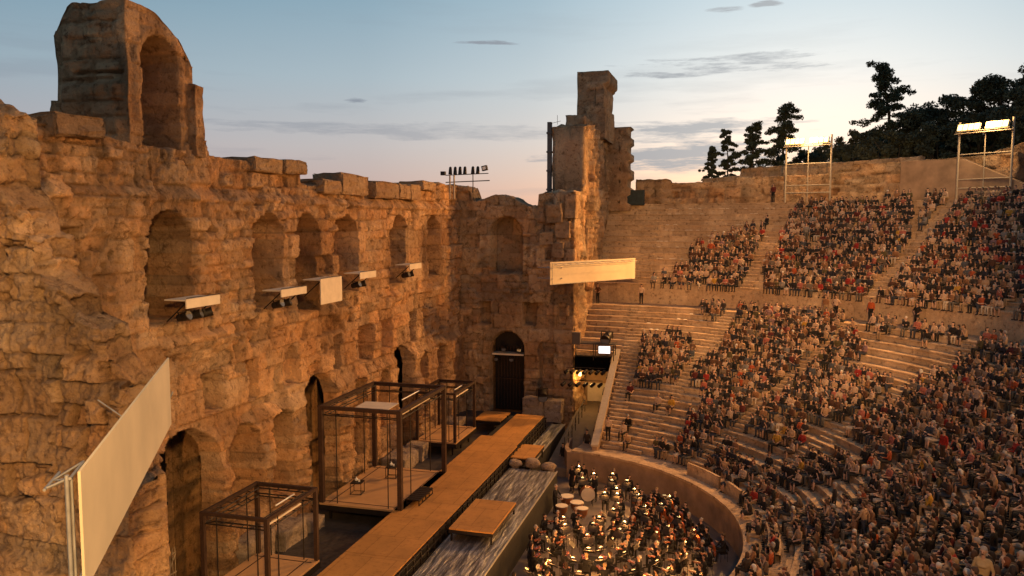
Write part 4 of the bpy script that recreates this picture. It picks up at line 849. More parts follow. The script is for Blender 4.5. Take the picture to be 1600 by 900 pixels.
# suspended reflector panels
def reflector(pa,pb,zt,h,lab,truss=True):
    a=Vector((*pa,0)); b=Vector((*pb,0)); c=(a+b)/2; d=(b-a); L=d.length; rz=math.atan2(d.y,d.x); e=empty('acoustic_panel',(c.x,c.y,zt-h/2),rz,lab,'panel','long cream panels flanking the stage')
    m=MB(); m.box((0,0,0),(L,.035,h)); m.build('panel_board',PANEL,e)
    s=1 if truss else -1
    m=MB(); 
    q0=.8 if truss else L-.1
    for (yy,zz) in ((.12*s,h/2-.10),(.42*s,h/2-.22),(.12*s,-h/2+.05)): m.tube((-L/2+.05,yy,zz),(-L/2+.8+(0 if truss else L-1),yy,zz),.022,n=5)
    n=1 if truss else int(L/.8)
    for k in range(n): x=-L/2+.05+k*(L-.6)/n; m.tube((x,.12*s,h/2-.10),(x+.4,.42*s,h/2-.22),.018,n=4); m.tube((x+.4,.42*s,h/2-.22),(x+.8,.12*s,h/2-.10),.018,n=4)
    if truss: m.tube((-L/2+.12,.12*s,h/2-.10),(-L/2+.12,.42*s,h/2-.22),.022,n=4)
    m.tube((-L/2+.12,.12*s,h/2-.10),(-L/2+.12,.12*s,-h/2+.05),.022,n=4)
    m.build('truss',GREYM,e)
    m=MB(); 
    if truss: m.tube((-L/2+.06,.16*s,-zt+h/2+1),(-L/2+.06,.16*s,h/2-.05),.03,n=6)
    else: [m.tube((-L/2+.2+k,.1*s,q),(-L/2+.2+k,-1.2*s if 0 else .1*s+1.6,q),.05,n=6) for k in (0,1.0) for q in (-.4,.4)]
    m.build('support_pole',GREYM,e); return e
reflector((-8.08,8.25),(-12.83,15.9),13.77,1.60,'near long cream panel cutting diagonally across the lower left')
o=reflector((-13.2,58.6),(-7.85,67.2),13.9,1.72,'far long cream panel hanging between the return wall and the seats',False)
m=MB(); m.path([(-15.0,16.0,12.6),(-13.6,16.2,11.7),(-12.9,16.1,12.9)],.018,5); tag(m.build('tie_cable',GREYM),'thin pale cable tying the near cream panel to the wall','cable')
# ------------------------------------------------------------------ people
def skinm(n,c): return simple(n,c,.6,0,.06,6)
SK=[skinm('skin_light',(.50,.30,.21)),skinm('skin_tan',(.40,.23,.145)),skinm('skin_brown',(.26,.145,.09))]
SKC=[(.50,.30,.21),(.40,.23,.145),(.26,.145,.09)]
HAIRC={'dark':(.018,.012,.009),'brown':(.06,.032,.018),'grey':(.28,.25,.22),'white':(.5,.47,.42),'fair':(.30,.19,.09),'reddish':(.13,.045,.02)}
TOPC={'black':(.015,.014,.015),'white':(.66,.62,.57),'cream':(.55,.47,.36),'grey':(.20,.195,.19),'navy':(.025,.03,.06),'red':(.40,.035,.025),'pink':(.50,.21,.19),'orange':(.52,.14,.045),'tan':(.32,.21,.13),'brown':(.11,.06,.035),'pale blue':(.30,.36,.44),'denim blue':(.09,.13,.20),'olive':(.12,.12,.055),'maroon':(.13,.025,.025),'yellow':(.58,.42,.07),'lilac':(.30,.23,.31),'charcoal':(.045,.043,.045)}
TOPW=[28,12,9,7,7,3.2,3,2.2,9,16,2,3.5,3,3,.6,1,17]
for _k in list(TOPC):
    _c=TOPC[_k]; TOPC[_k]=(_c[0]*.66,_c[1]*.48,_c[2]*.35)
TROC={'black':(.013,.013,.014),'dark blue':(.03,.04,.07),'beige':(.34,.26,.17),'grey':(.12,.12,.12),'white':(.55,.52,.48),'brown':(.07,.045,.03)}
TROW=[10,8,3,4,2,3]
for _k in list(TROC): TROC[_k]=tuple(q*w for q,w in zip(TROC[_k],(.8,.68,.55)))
CL={}
def cloth(c):
    if c not in CL: CL[c]=simple('cloth_%d_%d_%d'%tuple(int(x*999) for x in c),c,.85,0,.12,9,.12)
    return CL[c]
HM={k:cloth(v) for k,v in HAIRC.items()}; SHOE=cloth((.02,.016,.014))
# tags: 0 top 1 trousers 2 skin 3 shoes/eyes
def rotp(p,piv,ax,a):
    M_=Matrix.Rotation(a,3,ax); return tuple(M_@(Vector(p)-Vector(piv))+Vector(piv))
def figure(pose,female=False,long_sleeve=True):
    """list of capsules (p0,p1,r0,r1,tag) in metres. Seated: origin on the seat under the hips, looking +Y. Standing: origin between the feet."""
    c=[]; sw_=.165 if female else .195; hp=.10 if female else .095
    lean=pose.get('lean',0); turn=pose.get('turn',0); nod=pose.get('nod',0); twist=pose.get('twist',0)
    stand=pose.get('stand',False); hz=.93 if stand else .12
    U=lambda p:rotp(rotp(p,(0,0,hz),'Z',twist),(0,0,hz),'X',-lean)
    def A(p0,p1,r0,r1,t,up=True):
        if up: p0,p1=U(p0),U(p1)
        c.append((p0,p1,r0,r1,t))
    # torso
    A((-.075,0,hz),(.075,0,hz),.115,.115,1,False)
    A((-.05,-.005,hz+.10),(.05,-.005,hz+.10),.105,.105,0); A((-.055,-.01,hz+.22),(.055,-.01,hz+.22),.10,.10,0)
    A((-.08,-.01,hz+.36),(.08,-.01,hz+.36),.112,.112,0); A((-sw_+.05,-.012,hz+.46),(sw_-.05,-.012,hz+.46),.075,.075,0)
    for s in (-1,1): A((s*.06,-.01,hz+.12),(s*.09,-.01,hz+.40),.10,.10,0)
    if female: A((-.065,.075,hz+.33),(.065,.075,hz+.33),.055,.055,0)
    A((0,-.005,hz+.47),(0,.012,hz+.60),.056,.052,2)
    # head
    def Hd(p): 
        p=rotp(p,(0,.0,hz+.62),'X',-nod); p=rotp(p,(0,0,hz+.6),'Z',turn); return U(p)
    def HA(p0,p1,r0,r1,t): c.append((Hd(p0),Hd(p1),r0,r1,t))
    HA((0,.0,hz+.735),(0,.03,hz+.735),.082,.080,2); HA((0,.035,hz+.70),(0,.048,hz+.655),.066,.044,2); HA((0,.015,hz+.76),(0,.015,hz+.775),.08,.078,2)
    HA((0,.108,hz+.725),(0,.122,hz+.695),.010,.016,2)
    for s in (-1,1): HA((s*.084,.005,hz+.725),(s*.086,.0,hz+.70),.016,.012,2); HA((s*.03,.101,hz+.73),(s*.03,.103,hz+.73),.010,.010,3)
    HA((-.02,.098,hz+.66),(.02,.098,hz+.66),.009,.009,3)
    # arms
    dress=pose.get('dress',False)
    for s,side in ((-1,'L'),(1,'R')):
        sh=(s*sw_,-.01,hz+.455); el=pose['el'+side]; wr=pose['wr'+side]
        el=(el[0],el[1],el[2]+hz); wr=(wr[0],wr[1],wr[2]+hz)
        A(sh,el,.056,.043,0); A(el,wr,.040,.028,0 if long_sleeve else 2)
        if not long_sleeve: c.append((U(rotp(el,sh,'X',0)),U(el),.0436,.0436,2))
        d=(Vector(wr)-Vector(el)).normalized(); hd=pose.get('hd'+side); hd=Vector(hd).normalized() if hd else d
        w=Vector(wr); pal=w+hd*.075; lat=hd.cross(Vector((0,0,1))); lat=lat.normalized() if lat.length>.1 else Vector((1,0,0)); dn=hd.cross(lat)*s
        A(tuple(w),tuple(pal),.026,.034,2); A(tuple(pal+lat*.018),tuple(pal-lat*.018),.022,.022,2)
        for q in range(4):
            b=pal+lat*(.027-.018*q)+hd*.01; L=(.072,.080,.076,.060)[q]; m_=b+hd*L*.55; e_=m_+(hd*.5+Vector((0,0,-.6))).normalized()*L*.5
            A(tuple(b),tuple(m_),.0105,.0098,2); A(tuple(m_),tuple(e_),.0098,.0085,2)
        tb=w+hd*.03+lat*s*-.028; A(tuple(tb),tuple(tb+hd*.045-lat*s*.025),.013,.011,2)
    # legs
    if stand:
        for s in (-1,1):
            st=pose.get('stride',0)*s; A((s*.095,0,.90),(s*.10,.02+st*.45,.50),.092,.064,1,False); A((s*.10,.02+st*.45,.50),(s*.105,st-.02,.09),.062,.042,1,False); A((s*.105,st-.04,.045),(s*.12,st+.13,.035),.042,.034,3,False)
        if dress: A((0,0,.88),(0,0,.50),.16,.21,1,False)
    else:
        kx=pose.get('knee',.13); fy=pose.get('fy',.46)
        for s in (-1,1):
            k=(s*kx,.44,.14); an=(s*kx*.95,fy,-.31)
            if pose.get('cross') and s==1: k=(-.02,.46,.24); an=(-.22,.52,-.12)
            A((s*.09,.02,.10),k,.098,.066,1,False); A(k,an,.062,.042,1 if not dress else 2,False); A((an[0],an[1]-.03,an[2]-.045),(an[0]*1.08,an[1]+.15,an[2]-.06),.040,.032,3,False)
        if dress: A((0,.05,.10),(0,.40,.10),.15,.16,1,False)
    hair=[(Hd(a),Hd(b),r,q) for (a,b,r,q) in ([((0,-.022,hz+.765),(0,.012,hz+.785),.092,.086)]+([((0,-.04,hz+.74),(0,-.055,hz+.60),.085,.06),((-.06,-.02,hz+.74),(-.075,-.02,hz+.62),.04,.03),((.06,-.02,hz+.74),(.075,-.02,hz+.62),.04,.03)] if female else [((0,-.04,hz+.74),(0,-.045,hz+.70),.075,.06)]))]
    return c,hair
def caps_mb(c,n=10):
    m=MB()
    for (a,b,r0,r1,*t) in c:
        m.tube(a,b,r0,r1,n,0); m.sph(a,r0,n,max(4,n//2)); m.sph(b,r1,n,max(4,n//2))
    return m
def remesh(c,vox,name,dec=1.0):
    me=caps_mb(c,12).mesh('tmp_shape',[SHOE]); o=bpy.data.objects.new('tmp_shape',me); COL.objects.link(o)
    md=o.modifiers.new('r','REMESH'); md.mode='VOXEL'; md.voxel_size=vox; md.use_smooth_shade=True
    s=o.modifiers.new('s','SMOOTH'); s.factor=.5; s.iterations=2
    if dec<1: d_=o.modifiers.new('d','DECIMATE'); d_.ratio=dec
    dg=bpy.context.evaluated_depsgraph_get(); dg.update(); out=bpy.data.meshes.new_from_object(o.evaluated_get(dg)); out.name=name
    bpy.data.objects.remove(o,do_unlink=True); bpy.data.meshes.remove(me)
    return out
def label_faces(me,c):
    n=len(me.polygons); P=np.empty(n*3,np.float32); me.polygons.foreach_get('center',P); P=P.reshape(-1,3); best=np.full(n,9.); lab=np.zeros(n,np.int32)
    for (a,b,r0,r1,t) in c:
        a=np.array(a);b=np.array(b);ab=b-a; L=max(ab@ab,1e-9); f=np.clip(((P-a)@ab)/L,0,1); d=np.linalg.norm(P-(a+f[:,None]*ab),axis=1)-(r0+(r1-r0)*f)
        u=d<best-1e-4; best[u]=d[u]; lab[u]=t
    return lab
def person_mesh(pose,female,ls,vox=.014,dec=.5):
    c,h=figure(pose,female,ls); me=remesh(c,vox,'person_body',dec); me.materials.clear()
    for m_ in (cloth(TOPC['grey']),cloth(TROC['black']),SK[0],SHOE): me.materials.append(m_)
    me.polygons.foreach_set('material_index',label_faces(me,c)); me.polygons.foreach_set('use_smooth',np.ones(len(me.polygons),bool))
    hm=remesh(h,.016,'person_hair',.5); hm.materials.clear(); hm.materials.append(HM['dark']); hm.polygons.foreach_set('use_smooth',np.ones(len(hm.polygons),bool))
    return me,hm
def P_(elL,wrL,elR,wrR,**k): return dict(elL=elL,wrL=wrL,elR=elR,wrR=wrR,**k)
LAP=P_((-.23,.06,.20),(-.10,.28,.10),(.23,.06,.20),(.10,.28,.10))
SEATED=[('hands in lap',dict(LAP)),('leaning forward',dict(P_((-.22,.14,.16),(-.07,.36,.22),(.22,.14,.16),(.07,.36,.22)),lean=.42,nod=-.25)),
 ('arms folded',P_((-.23,.05,.21),(.06,.20,.24),(.23,.05,.21),(-.06,.19,.27),knee=.10)),('turning left',dict(P_((-.24,.02,.20),(-.16,.26,.10),(.22,.10,.20),(.02,.28,.14)),turn=.8,twist=.35)),
 ('turning right',dict(P_((-.22,.10,.20),(-.02,.28,.14),(.25,.0,.20),(.2,.24,.10)),turn=-.9,twist=-.35)),('hand to chin',dict(P_((-.20,.16,.16),(-.05,.17,.42),(.23,.06,.20),(.06,.26,.12)),lean=.2,nod=.1)),
 ('legs crossed',dict(P_((-.24,.03,.19),(-.08,.30,.16),(.24,.03,.19),(.05,.32,.20)),cross=True,lean=-.06)),('reading a programme',dict(P_((-.22,.10,.20),(-.09,.32,.27),(.22,.10,.20),(.09,.32,.27)),nod=-.45,lean=.1))]
STAND=[('arms down',P_((-.25,-.02,.20),(-.25,.06,-.04),(.25,-.02,.20),(.25,.06,-.04),stand=True,hdL=(0,.2,-1),hdR=(0,.2,-1))),('hands on hips',P_((-.36,-.05,.24),(-.17,.05,.10),(.36,-.05,.24),(.17,.05,.10),stand=True)),
 ('walking',P_((-.25,.08,.22),(-.23,.25,.04),(.25,-.12,.22),(.24,-.10,-.02),stand=True,stride=.22,lean=.08,hdR=(0,.1,-1)))]
PROT=[]
for k,(nm,ps) in enumerate(SEATED):
    for fem in (False,True):
        ls=(k+fem)%3!=0; p=dict(ps); p['dress']=fem and k%2==1
        PROT.append((nm,fem,*person_mesh(p,fem,ls)))
SPROT=[(nm,fem,*person_mesh(dict(ps,dress=fem and i==0),fem,(i+fem)%2==0)) for i,(nm,ps) in enumerate(STAND) for fem in (False,True)]
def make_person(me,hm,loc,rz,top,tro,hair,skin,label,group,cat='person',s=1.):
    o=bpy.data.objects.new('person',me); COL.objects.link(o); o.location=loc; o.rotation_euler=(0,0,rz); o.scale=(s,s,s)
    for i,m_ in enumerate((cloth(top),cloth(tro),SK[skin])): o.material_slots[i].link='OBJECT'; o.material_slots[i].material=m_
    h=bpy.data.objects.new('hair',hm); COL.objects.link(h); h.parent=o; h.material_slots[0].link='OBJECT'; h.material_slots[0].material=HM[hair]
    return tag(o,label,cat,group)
# ---- where people sit: one entry per occupied seat
def inpoly(x,y,P):
    r=False; n=len(P)
    for i in range(n):
        x1,y1=P[i]; x2,y2=P[i-1]
        if (y1>y)!=(y2>y) and x<(x2-x1)*(y-y1)/(y2-y1)+x1: r=not r
    return r
FULL=[([(1195,450),(1190,385),(1235,335),(1290,312),(1420,306),(1700,296),(1700,520),(1560,492),(1460,470)],.96),
 ([(1035,446),(1035,418),(1075,418),(1080,385),(1130,365),(1180,350),(1200,345),(1188,385),(1178,446)],.90),
 ([(1004,446),(1004,420),(1024,420),(1024,446)],1),
 ([(1230,335),(1230,322),(1300,312),(1300,340)],.4),
 ([(1098,490),(1098,458),(1172,458),(1172,490)],.95),
 ([(1330,520),(1335,468),(1460,478),(1700,520),(1700,575),(1560,548),(1480,530)],.85),
 ([(1150,500),(1165,470),(1325,478),(1345,520),(1362,560),(1300,570),(1420,600),(1510,560),(1600,570),(1700,580),(1700,1000),(1162,1000),(1162,815),(1120,762),(975,720),(975,695),(1060,690),(1070,650),(1110,610),(1112,592),(985,592),(985,528),(1060,515)],.93)]
EMPT=[[(1335,508),(1395,512),(1520,530),(1535,548),(1495,565),(1465,542),(1380,535),(1365,548),(1345,530)],[(1358,548),(1378,560),(1405,572),(1462,575),(1412,592),(1370,582),(1312,572),(1310,560)],
 [(1245,655),(1290,652),(1345,672),(1362,700),(1345,712),(1295,702)],[(1155,660),(1195,672),(1245,705),(1235,718),(1150,722)],[(1195,745),(1225,755),(1345,738),(1350,755),(1335,792),(1300,770),(1222,782)],
 [(1130,500),(1150,500),(1115,560),(1060,515)],[(1225,825),(1262,850),(1272,910),(1225,910)],[(1500,752),(1540,762),(1560,792),(1530,790)],[(1425,300),(1448,300),(1440,350),(1430,400),(1422,400)]]
SPARSE=[(993,640,1),(1025,660,1),(1045,650,1),(985,705,1),(1012,702,1),(1075,620,1),(1085,622,1),(978,650,1)]
def occupied(px,py):
    for P in EMPT:
        if inpoly(px,py,P): return .04
    b=0
    for P,p in FULL:
        if inpoly(px,py,P): b=max(b,p)
    return b
rng=random.Random(11); seats=[]
for tier,rows,run,dz in (('lower',[(13.75,1.62),(14.5,1.66)]+LROWS,RUN,RISE),('upper',UROWS[0:],URUN,URISE)):
    for k,(r,z) in enumerate(rows):
        if tier=='upper' and k==0: z=UZ0+.0
        n=int(R(150)*r/.455); 
        for j in range(n):
            th=math.degrees((j+.5+rng.uniform(-.2,.2))*.455/r)
            if r<15 and (th<55 or 58.5<th<66 and rng.random()<.5): continue
            if r<14 and (th<74 or rng.random()<.25): continue
            if th<tmin(r)+.8 or th>(148 if tier=='lower' else 119): continue
            if any(abs(th-s)*R(1)*r<(.5 if tier=='lower' else .62) for s in STAIRS if not(tier=='upper' and s>118)): continue
            x,y=pol(r+.17+rng.uniform(-.06,.10),th)
            if abs(x+7.75)<.85 and y>O[1]+10: continue
            px,py,d=proj((x,y,z+.35))
            if d<3 or px<850 or px>1640 or py>960: continue
            clump=vnoise(j*.23,k*.6,3.3)
            p=occupied(px,py); 
            if p<.99 and p>.5: p=p-.55*max(0,clump-.62)*2.2
            if rng.random()>p: continue
            seats.append([x,y,z,th,d,px,py,tier,k,j])
    # leave nobody floating over the podium
seats.sort(key=lambda s:s[4]); 
names_t=list(TOPC); names_r=list(TROC); names_h=list(HAIRC)
def ordn(k): 
    w=['first','second','third','fourth','fifth','sixth','seventh','eighth','ninth','tenth','eleventh','twelfth','thirteenth','fourteenth','fifteenth','sixteenth','seventeenth','eighteenth','nineteenth']
    w+=['twentieth']+['twenty-'+q for q in w[:9]]+['thirtieth']+['thirty-'+q for q in w[:9]]+['fortieth']+['forty-'+q for q in w[:9]]+['fiftieth']+['fifty-'+q for q in w[:9]]; return w[k]
NEAR=158; vis=[s for s in seats if s[5]<1603 and s[6]<915]; near=vis[:NEAR]; nid=set(id(s) for s in near); used=set()
NOPROG=[]
for s in near:
    x,y,z,th,d,px,py,tier,k,j=s; 
    for _ in range(60):
        top=rng.choices(names_t,TOPW)[0]; tro=rng.choices(names_r,TROW)[0]; i=rng.randrange(len(PROT)); nm,fem,me,hm=PROT[i]
        hair=rng.choices(names_h,[13,8,1.5,.5,.8,.6])[0]; 
        key=(top,tro,hair,nm)
        if key not in used: break
    used.add(key)
    lab='%s top, %s trousers, %s hair, %s, %s row of lower seats'%(top,tro,hair,nm,ordn(k)) if tier=='lower' else '%s top, %s trousers, %s hair, %s, %s row above corridor'%(top,tro,hair,nm,ordn(k))
    if me.name and fem and PROT[i][0] in ('leaning forward','turning left','hand to chin','reading a programme'): lab=lab.replace('trousers','skirt')
    make_person(me,hm,(x,y,z+.01),math.pi-R(th)+rng.uniform(-.2,.2),TOPC[top],TROC[tro],hair,rng.choices([0,1,2],[5,4,1])[0],lab,'audience seated in the near rows',s=rng.uniform(.94,1.05))
# ---- everyone farther back: one object
def lowfig(pose,female,ls,nseg=6):
    c,h=figure(pose,female,ls); V=[];F=[];T=[]
    keep=[q for q in c if min(q[2],q[3])>.0245]
    for (a,b,r0,r1,t) in keep+[(*q,4) for q in h]:
        a=np.array(a);b=np.array(b); ax=b-a; L=np.linalg.norm(ax)
        ax=ax/L if L>1e-6 else np.array([0,0,1.]); u=np.cross(ax,[.3,.9,.1]); u/=np.linalg.norm(u); w=np.cross(ax,u); s0=len(V)
        rings=[(a-ax*r0*.8,r0*.55),(a,r0),(b,r1),(b+ax*r1*.8,r1*.55)]
        for (p,r) in rings:
            for q in range(nseg): t_=2*math.pi*q/nseg; V.append(p+u*r*math.cos(t_)+w*r*math.sin(t_)); T.append(t)
        for k in range(3):
            for q in range(nseg): F.append((s0+k*nseg+q,s0+k*nseg+(q+1)%nseg,s0+(k+1)*nseg+(q+1)%nseg,s0+(k+1)*nseg+q))
        F.append((s0+3*nseg,s0+3*nseg+1,s0+3*nseg+2,s0+3*nseg+3)); F.append((s0+3*nseg+3,s0+3*nseg+4,s0+3*nseg+5,s0+3*nseg)) 
        F.append((s0+3,s0+2,s0+1,s0)); F.append((s0,s0+5,s0+4,s0+3))
    return np.array(V),np.array(F),np.array(T)
LOW=[lowfig(dict(ps,dress=(f and k%2==1)),f,(k+f)%3!=0) for k,(nm,ps) in enumerate(SEATED) for f in (False,True)]
LOWS=[lowfig(ps,f,True) for (nm,ps) in STAND for f in (False,True)]
def crowd_mat():
    m,nt,b=nodes('crowd_clothes'); b.inputs['Roughness'].default_value=.85; a=nt.nodes.new('ShaderNodeAttribute'); a.attribute_name='Col'; n=noise_n(nt,8,3)
    nt.links.new(mix_n(nt,.5,a.outputs['Color'],ramp_n(nt,n.outputs[0],[(.3,(.7,.7,.7)),(.7,(1.2,1.2,1.2))]),'MULTIPLY'),b.inputs['Base Color']); return m
CROWD=crowd_mat()
VV=[];FF=[];CC=[];off=0
def add_low(proto,loc,rz,s,top,tro,hair,skin):
    global off
    V,F,T=proto; pal=np.array([top,tro,SKC[skin],(.02,.016,.014),hair]); c_,s_=math.cos(rz),math.sin(rz); M_=np.array([[c_,-s_,0],[s_,c_,0],[0,0,1]])
    VV.append((V*s)@M_.T+np.array(loc)); FF.append(F+off); CC.append(pal[T]); off+=len(V)
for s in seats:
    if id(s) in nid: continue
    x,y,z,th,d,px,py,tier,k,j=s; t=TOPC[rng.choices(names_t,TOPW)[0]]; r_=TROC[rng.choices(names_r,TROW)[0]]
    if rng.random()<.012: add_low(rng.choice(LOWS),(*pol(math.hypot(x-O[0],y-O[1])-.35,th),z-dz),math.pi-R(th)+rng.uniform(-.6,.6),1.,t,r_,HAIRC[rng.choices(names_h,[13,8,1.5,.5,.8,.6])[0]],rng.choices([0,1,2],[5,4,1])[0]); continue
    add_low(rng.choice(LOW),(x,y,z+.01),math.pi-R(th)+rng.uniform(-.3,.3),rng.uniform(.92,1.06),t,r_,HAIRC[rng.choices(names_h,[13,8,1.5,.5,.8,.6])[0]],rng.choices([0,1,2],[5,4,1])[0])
me=np_mesh('crowd',np.concatenate(VV),np.concatenate(FF),CROWD,np.concatenate(CC),smooth=True)
o=link('crowd',me); tag(o,'far rows of the seated audience in mixed light and dark clothes across both tiers','audience',None,'stuff')
NCROWD=len(seats)
# ---- single figures the photograph shows apart
def stand_at(x,y,z,face,i,top,tro,hair,label,skin=1,s=1.,group=None): nm,fem,me,hm=SPROT[i]; return make_person(me,hm,(x,y,z),face,TOPC.get(top,top) if isinstance(top,str) else top,TROC[tro],hair,skin,label,group,s=s)
def lowz(x,y):
    r=math.hypot(x-O[0],y-O[1]); 
    if r<LR0: return 1.26
    if r<LR0+LN*RUN: return LROWS[min(LN-1,int((r-LR0)/RUN))][1]
    if r<UR0: return 9.6
    return UROWS[min(UN,max(0,int((r-UR0)/URUN)))][1]
def sp(x,y,*a,**k): return stand_at(x,y,lowz(x,y)+.02,*a,**k)
sp(-7.75,O[1]+31.9,2.9,0,'white','black','dark','person in white shirt and dark trousers standing in the corridor at the leftmost stair')
sp(-11.6,O[1]+31.6,2.6,2,'brown','black','dark','person in dark clothes standing below the far cream panel by the gold wall')
sp(-8.1,54.6,2.9,0,'white','black','dark','usher in white top and long dark trousers standing at the sloping parapet')
x,y=pol(32.3,43.5); sp(x,y,2.4,0,'orange','black','dark','person in bright orange top standing in the corridor between the tiers')
x,y=pol(32.3,50); sp(x,y,2.2,2,'black','black','dark','person all in black walking along the corridor between the tiers')
x,y=pol(32.2,38.5); sp(x,y,2.4,2,'white','black','brown','person in white top standing in the corridor left of the orange one')
x,y=pol(31.9,37.3); sp(x,y,2.4,0,'tan','beige','brown','person in tan clothes standing at the corridor edge left of the white one')
x,y=pol(44.0,55.0); stand_at(x,y,18.75,2.5,0,'white','black','dark','left of two people in white shirts standing on the top row at right')
x,y=pol(44.0,56.6); stand_at(x,y,18.75,2.5,2,'cream','black','dark','right of two people in pale shirts standing on the top row at right')
x,y=pol(43.6,21.5); stand_at(x,y,18.75,2.5,0,'maroon','black','brown','person alone on the top row just left of the left floodlight tower')
sp(6.95,24.4,R(150),1,(.36,.25,.12),'beige','grey','large person in pale patterned yellowish shirt standing at the lower right',s=1.05)
sp(3.4,24.6,R(120),0,'white','black','brown','person in white top standing sideways among the seats at lower right')
x,y=pol(22.5,84); sp(x,y,2.0,0,'red','brown','dark','person in bright red top standing midway up the crowded lower seats')
x,y=pol(25.5,76); sp(x,y,2.0,2,'white','black','dark','person in white shirt climbing a stair in the crowded lower seats')
x,y=pol(26,88); sp(x,y,2.0,0,'tan','beige','brown','person in tan coat standing high in the right lower seats')
stand_at(-11.3,54.6,-.48,2.6,0,'black','black','dark','stagehand in black standing against the black deck skirt by the side ramp')
stand_at(-9.7,55.2,.45,2.9,0,'charcoal','black','dark','person in dark clothes on the side ramp behind the railing')
# audience near the usher
def sit(x,y,z,rz,i,top,tro,hair,label,skin=1): nm,fem,me,hm=PROT[i]; make_person(me,hm,(x,y,z),rz,TOPC[top],TROC[tro],hair,skin,label,'audience sitting apart on the empty left rows')
def sitrow(px_th,k,i,top,tro,hair,label):
    r,z=LROWS[k]; x,y=pol(r+.17,px_th); sit(x,y,z+.01,math.pi-R(px_th),i,top,tro,hair,label)
for a in [(15.0,6,6,'maroon','black','dark','person alone in maroon top with legs crossed, empty rows right of the usher'),(22.5,5,0,'white','black','fair','person in white top sitting alone between the usher and the crowd'),(25.6,5,7,'yellow','brown','dark','person in yellow top sitting beside the white topped one'),
   (19.0,2,2,'black','black','grey','person in black jacket on the third row right of the usher'),(18.7,1,1,'white','black','dark','person in white shirt directly below the black jacketed one'),(21.5,0,2,'cream','black','brown','person in cream shirt on the lowest row at its left end'),
   (29.5,8,3,'pink','dark blue','dark','person in pink top at the ragged left edge of the crowd, upper'),(32,8,6,'grey','brown','brown','person in grey top at the ragged left edge of the crowd, turned outward')]: sitrow(*a)
# programmes left on the empty seats
pm=MB(); pm.box((0,0,.012),(.21,.28,.012),.2); pm.box((.015,.01,.024),(.20,.27,.008),.05); PM=pm.mesh('programme_sheet',PAPER); cnt=0
for k in range(400):
    if cnt>=52: break
    if rng.random()<.7: r,z=UROWS[rng.randrange(4,UN)]; th=rng.uniform(8,23)
    else: r,z=LROWS[rng.randrange(13,20)]; th=rng.uniform(3,30)
    x,y=pol(r+.3,th); px,py,d=proj((x,y,z))
    if occupied(px,py)>0 or abs(x+7.75)<.8: continue
    o=link('programme_sheet',PM,None,(x,y,z),rng.uniform(0,6)); tag(o,'white paper programme on an empty seat, '+('upper tier row with lip at %d metres'%round(z) if z>11 else 'empty row of the lower tier, %d metres up'%round(z)),'programme','programmes left on the empty seats'); cnt+=1
# ------------------------------------------------------------------ orchestra
WOODR=simple('varnished_red_wood',(.30,.075,.02),.3,0,.2,4,0,.5); DARKW=simple('dark_wood',(.03,.016,.01),.35,0,.2,4,0,.5); COPPER=simple('copper_kettle',(.5,.22,.1),.3,.8,.1,4); DRUMH=simple('drum_skin',(.62,.52,.38),.6,0,.05,5); BRASS=simple('brass',(.6,.38,.12),.25,.9,.1,4)
WOODR.node_tree.nodes['Principled BSDF'].inputs['Coat Weight'].default_value=.3
VIO=P_((-.28,.16,.28),(-.20,.36,.42),(.30,.14,.26),(.06,.34,.40),turn=.35,nod=-.15)
CEL=P_((-.30,.18,.30),(-.14,.34,.50),(.32,.16,.18),(.18,.42,.10),knee=.24,nod=-.2,lean=.1)
WND=P_((-.26,.14,.20),(-.05,.34,.30),(.26,.14,.20),(.05,.30,.18),nod=-.1)
BAS=P_((-.34,.12,.42),(-.12,.30,.66),(.34,.14,.24),(.16,.42,.10),stand=True,turn=.3,lean=.12)
DRM=P_((-.26,.16,.22),(-.14,.38,.10),(.26,.16,.22),(.14,.40,.12),stand=True,lean=.12,nod=-.3)
MP={}
for nm,ps in (('violin',VIO),('cello',CEL),('wind',WND),('bass',BAS),('drum',DRM)):
    for fem in (False,True): MP[nm,fem]=person_mesh(ps,fem,True,.014,.45)
def outline_body(pts,th,z0=0):
    m=MB(); n=len(pts); vs=[(x,-th/2,z) for x,z in pts]+[(x,th/2,z) for x,z in pts]; m.add(vs,[tuple(range(n)),tuple(range(2*n-1,n-1,-1))]+[(k,n+k,n+(k+1)%n,(k+1)%n) for k in range(n)]); return m
def fiddle_pts(L,W):
    prof=[(0,.42),(.04,.72),(.12,.95),(.22,1.0),(.32,.9),(.42,.66),(.52,.58),(.60,.62),(.70,.76),(.80,.80),(.90,.70),(.97,.45),(1,.12)]
    r=[(W/2*w,L*t) for t,w in prof]; return r+[(-x,z) for x,z in reversed(r)]
def fiddle(name,L,W,T,neck,endpin,label,group):
    e=empty(name,(0,0,0),0,label,'string instrument',group); m=outline_body(fiddle_pts(L,W),T); b=m.build('body',WOODR,e)
    m=MB(); m.box((0,-T/2-.012*L,L*.86+neck*.5),(W*.10,.03*L,neck+L*.5)); m.sph((0,-T/2,L+neck*1.02),(W*.07,W*.09,W*.12),8,6); m.box((0,-T/2-.02*L,L*.22),(W*.13,.02*L,L*.26)); m.build('neck',DARKW,e)
    m=MB(); m.box((0,-T/2-.03*L,L*.42),(W*.26,.012*L,.05*L)); m.build('bridge',PAPER,e)
    if endpin: m=MB(); m.tube((0,0,0),(0,0,-endpin),.008,n=5); m.build('endpin',GREYM,e)
    return e
protos_i={'violin':fiddle('violin',.36,.21,.045,.22,0,'',None),'cello':fiddle('cello',.76,.44,.13,.45,.28,'',None),'bass':fiddle('double_bass',1.12,.66,.22,.62,.14,'',None)}
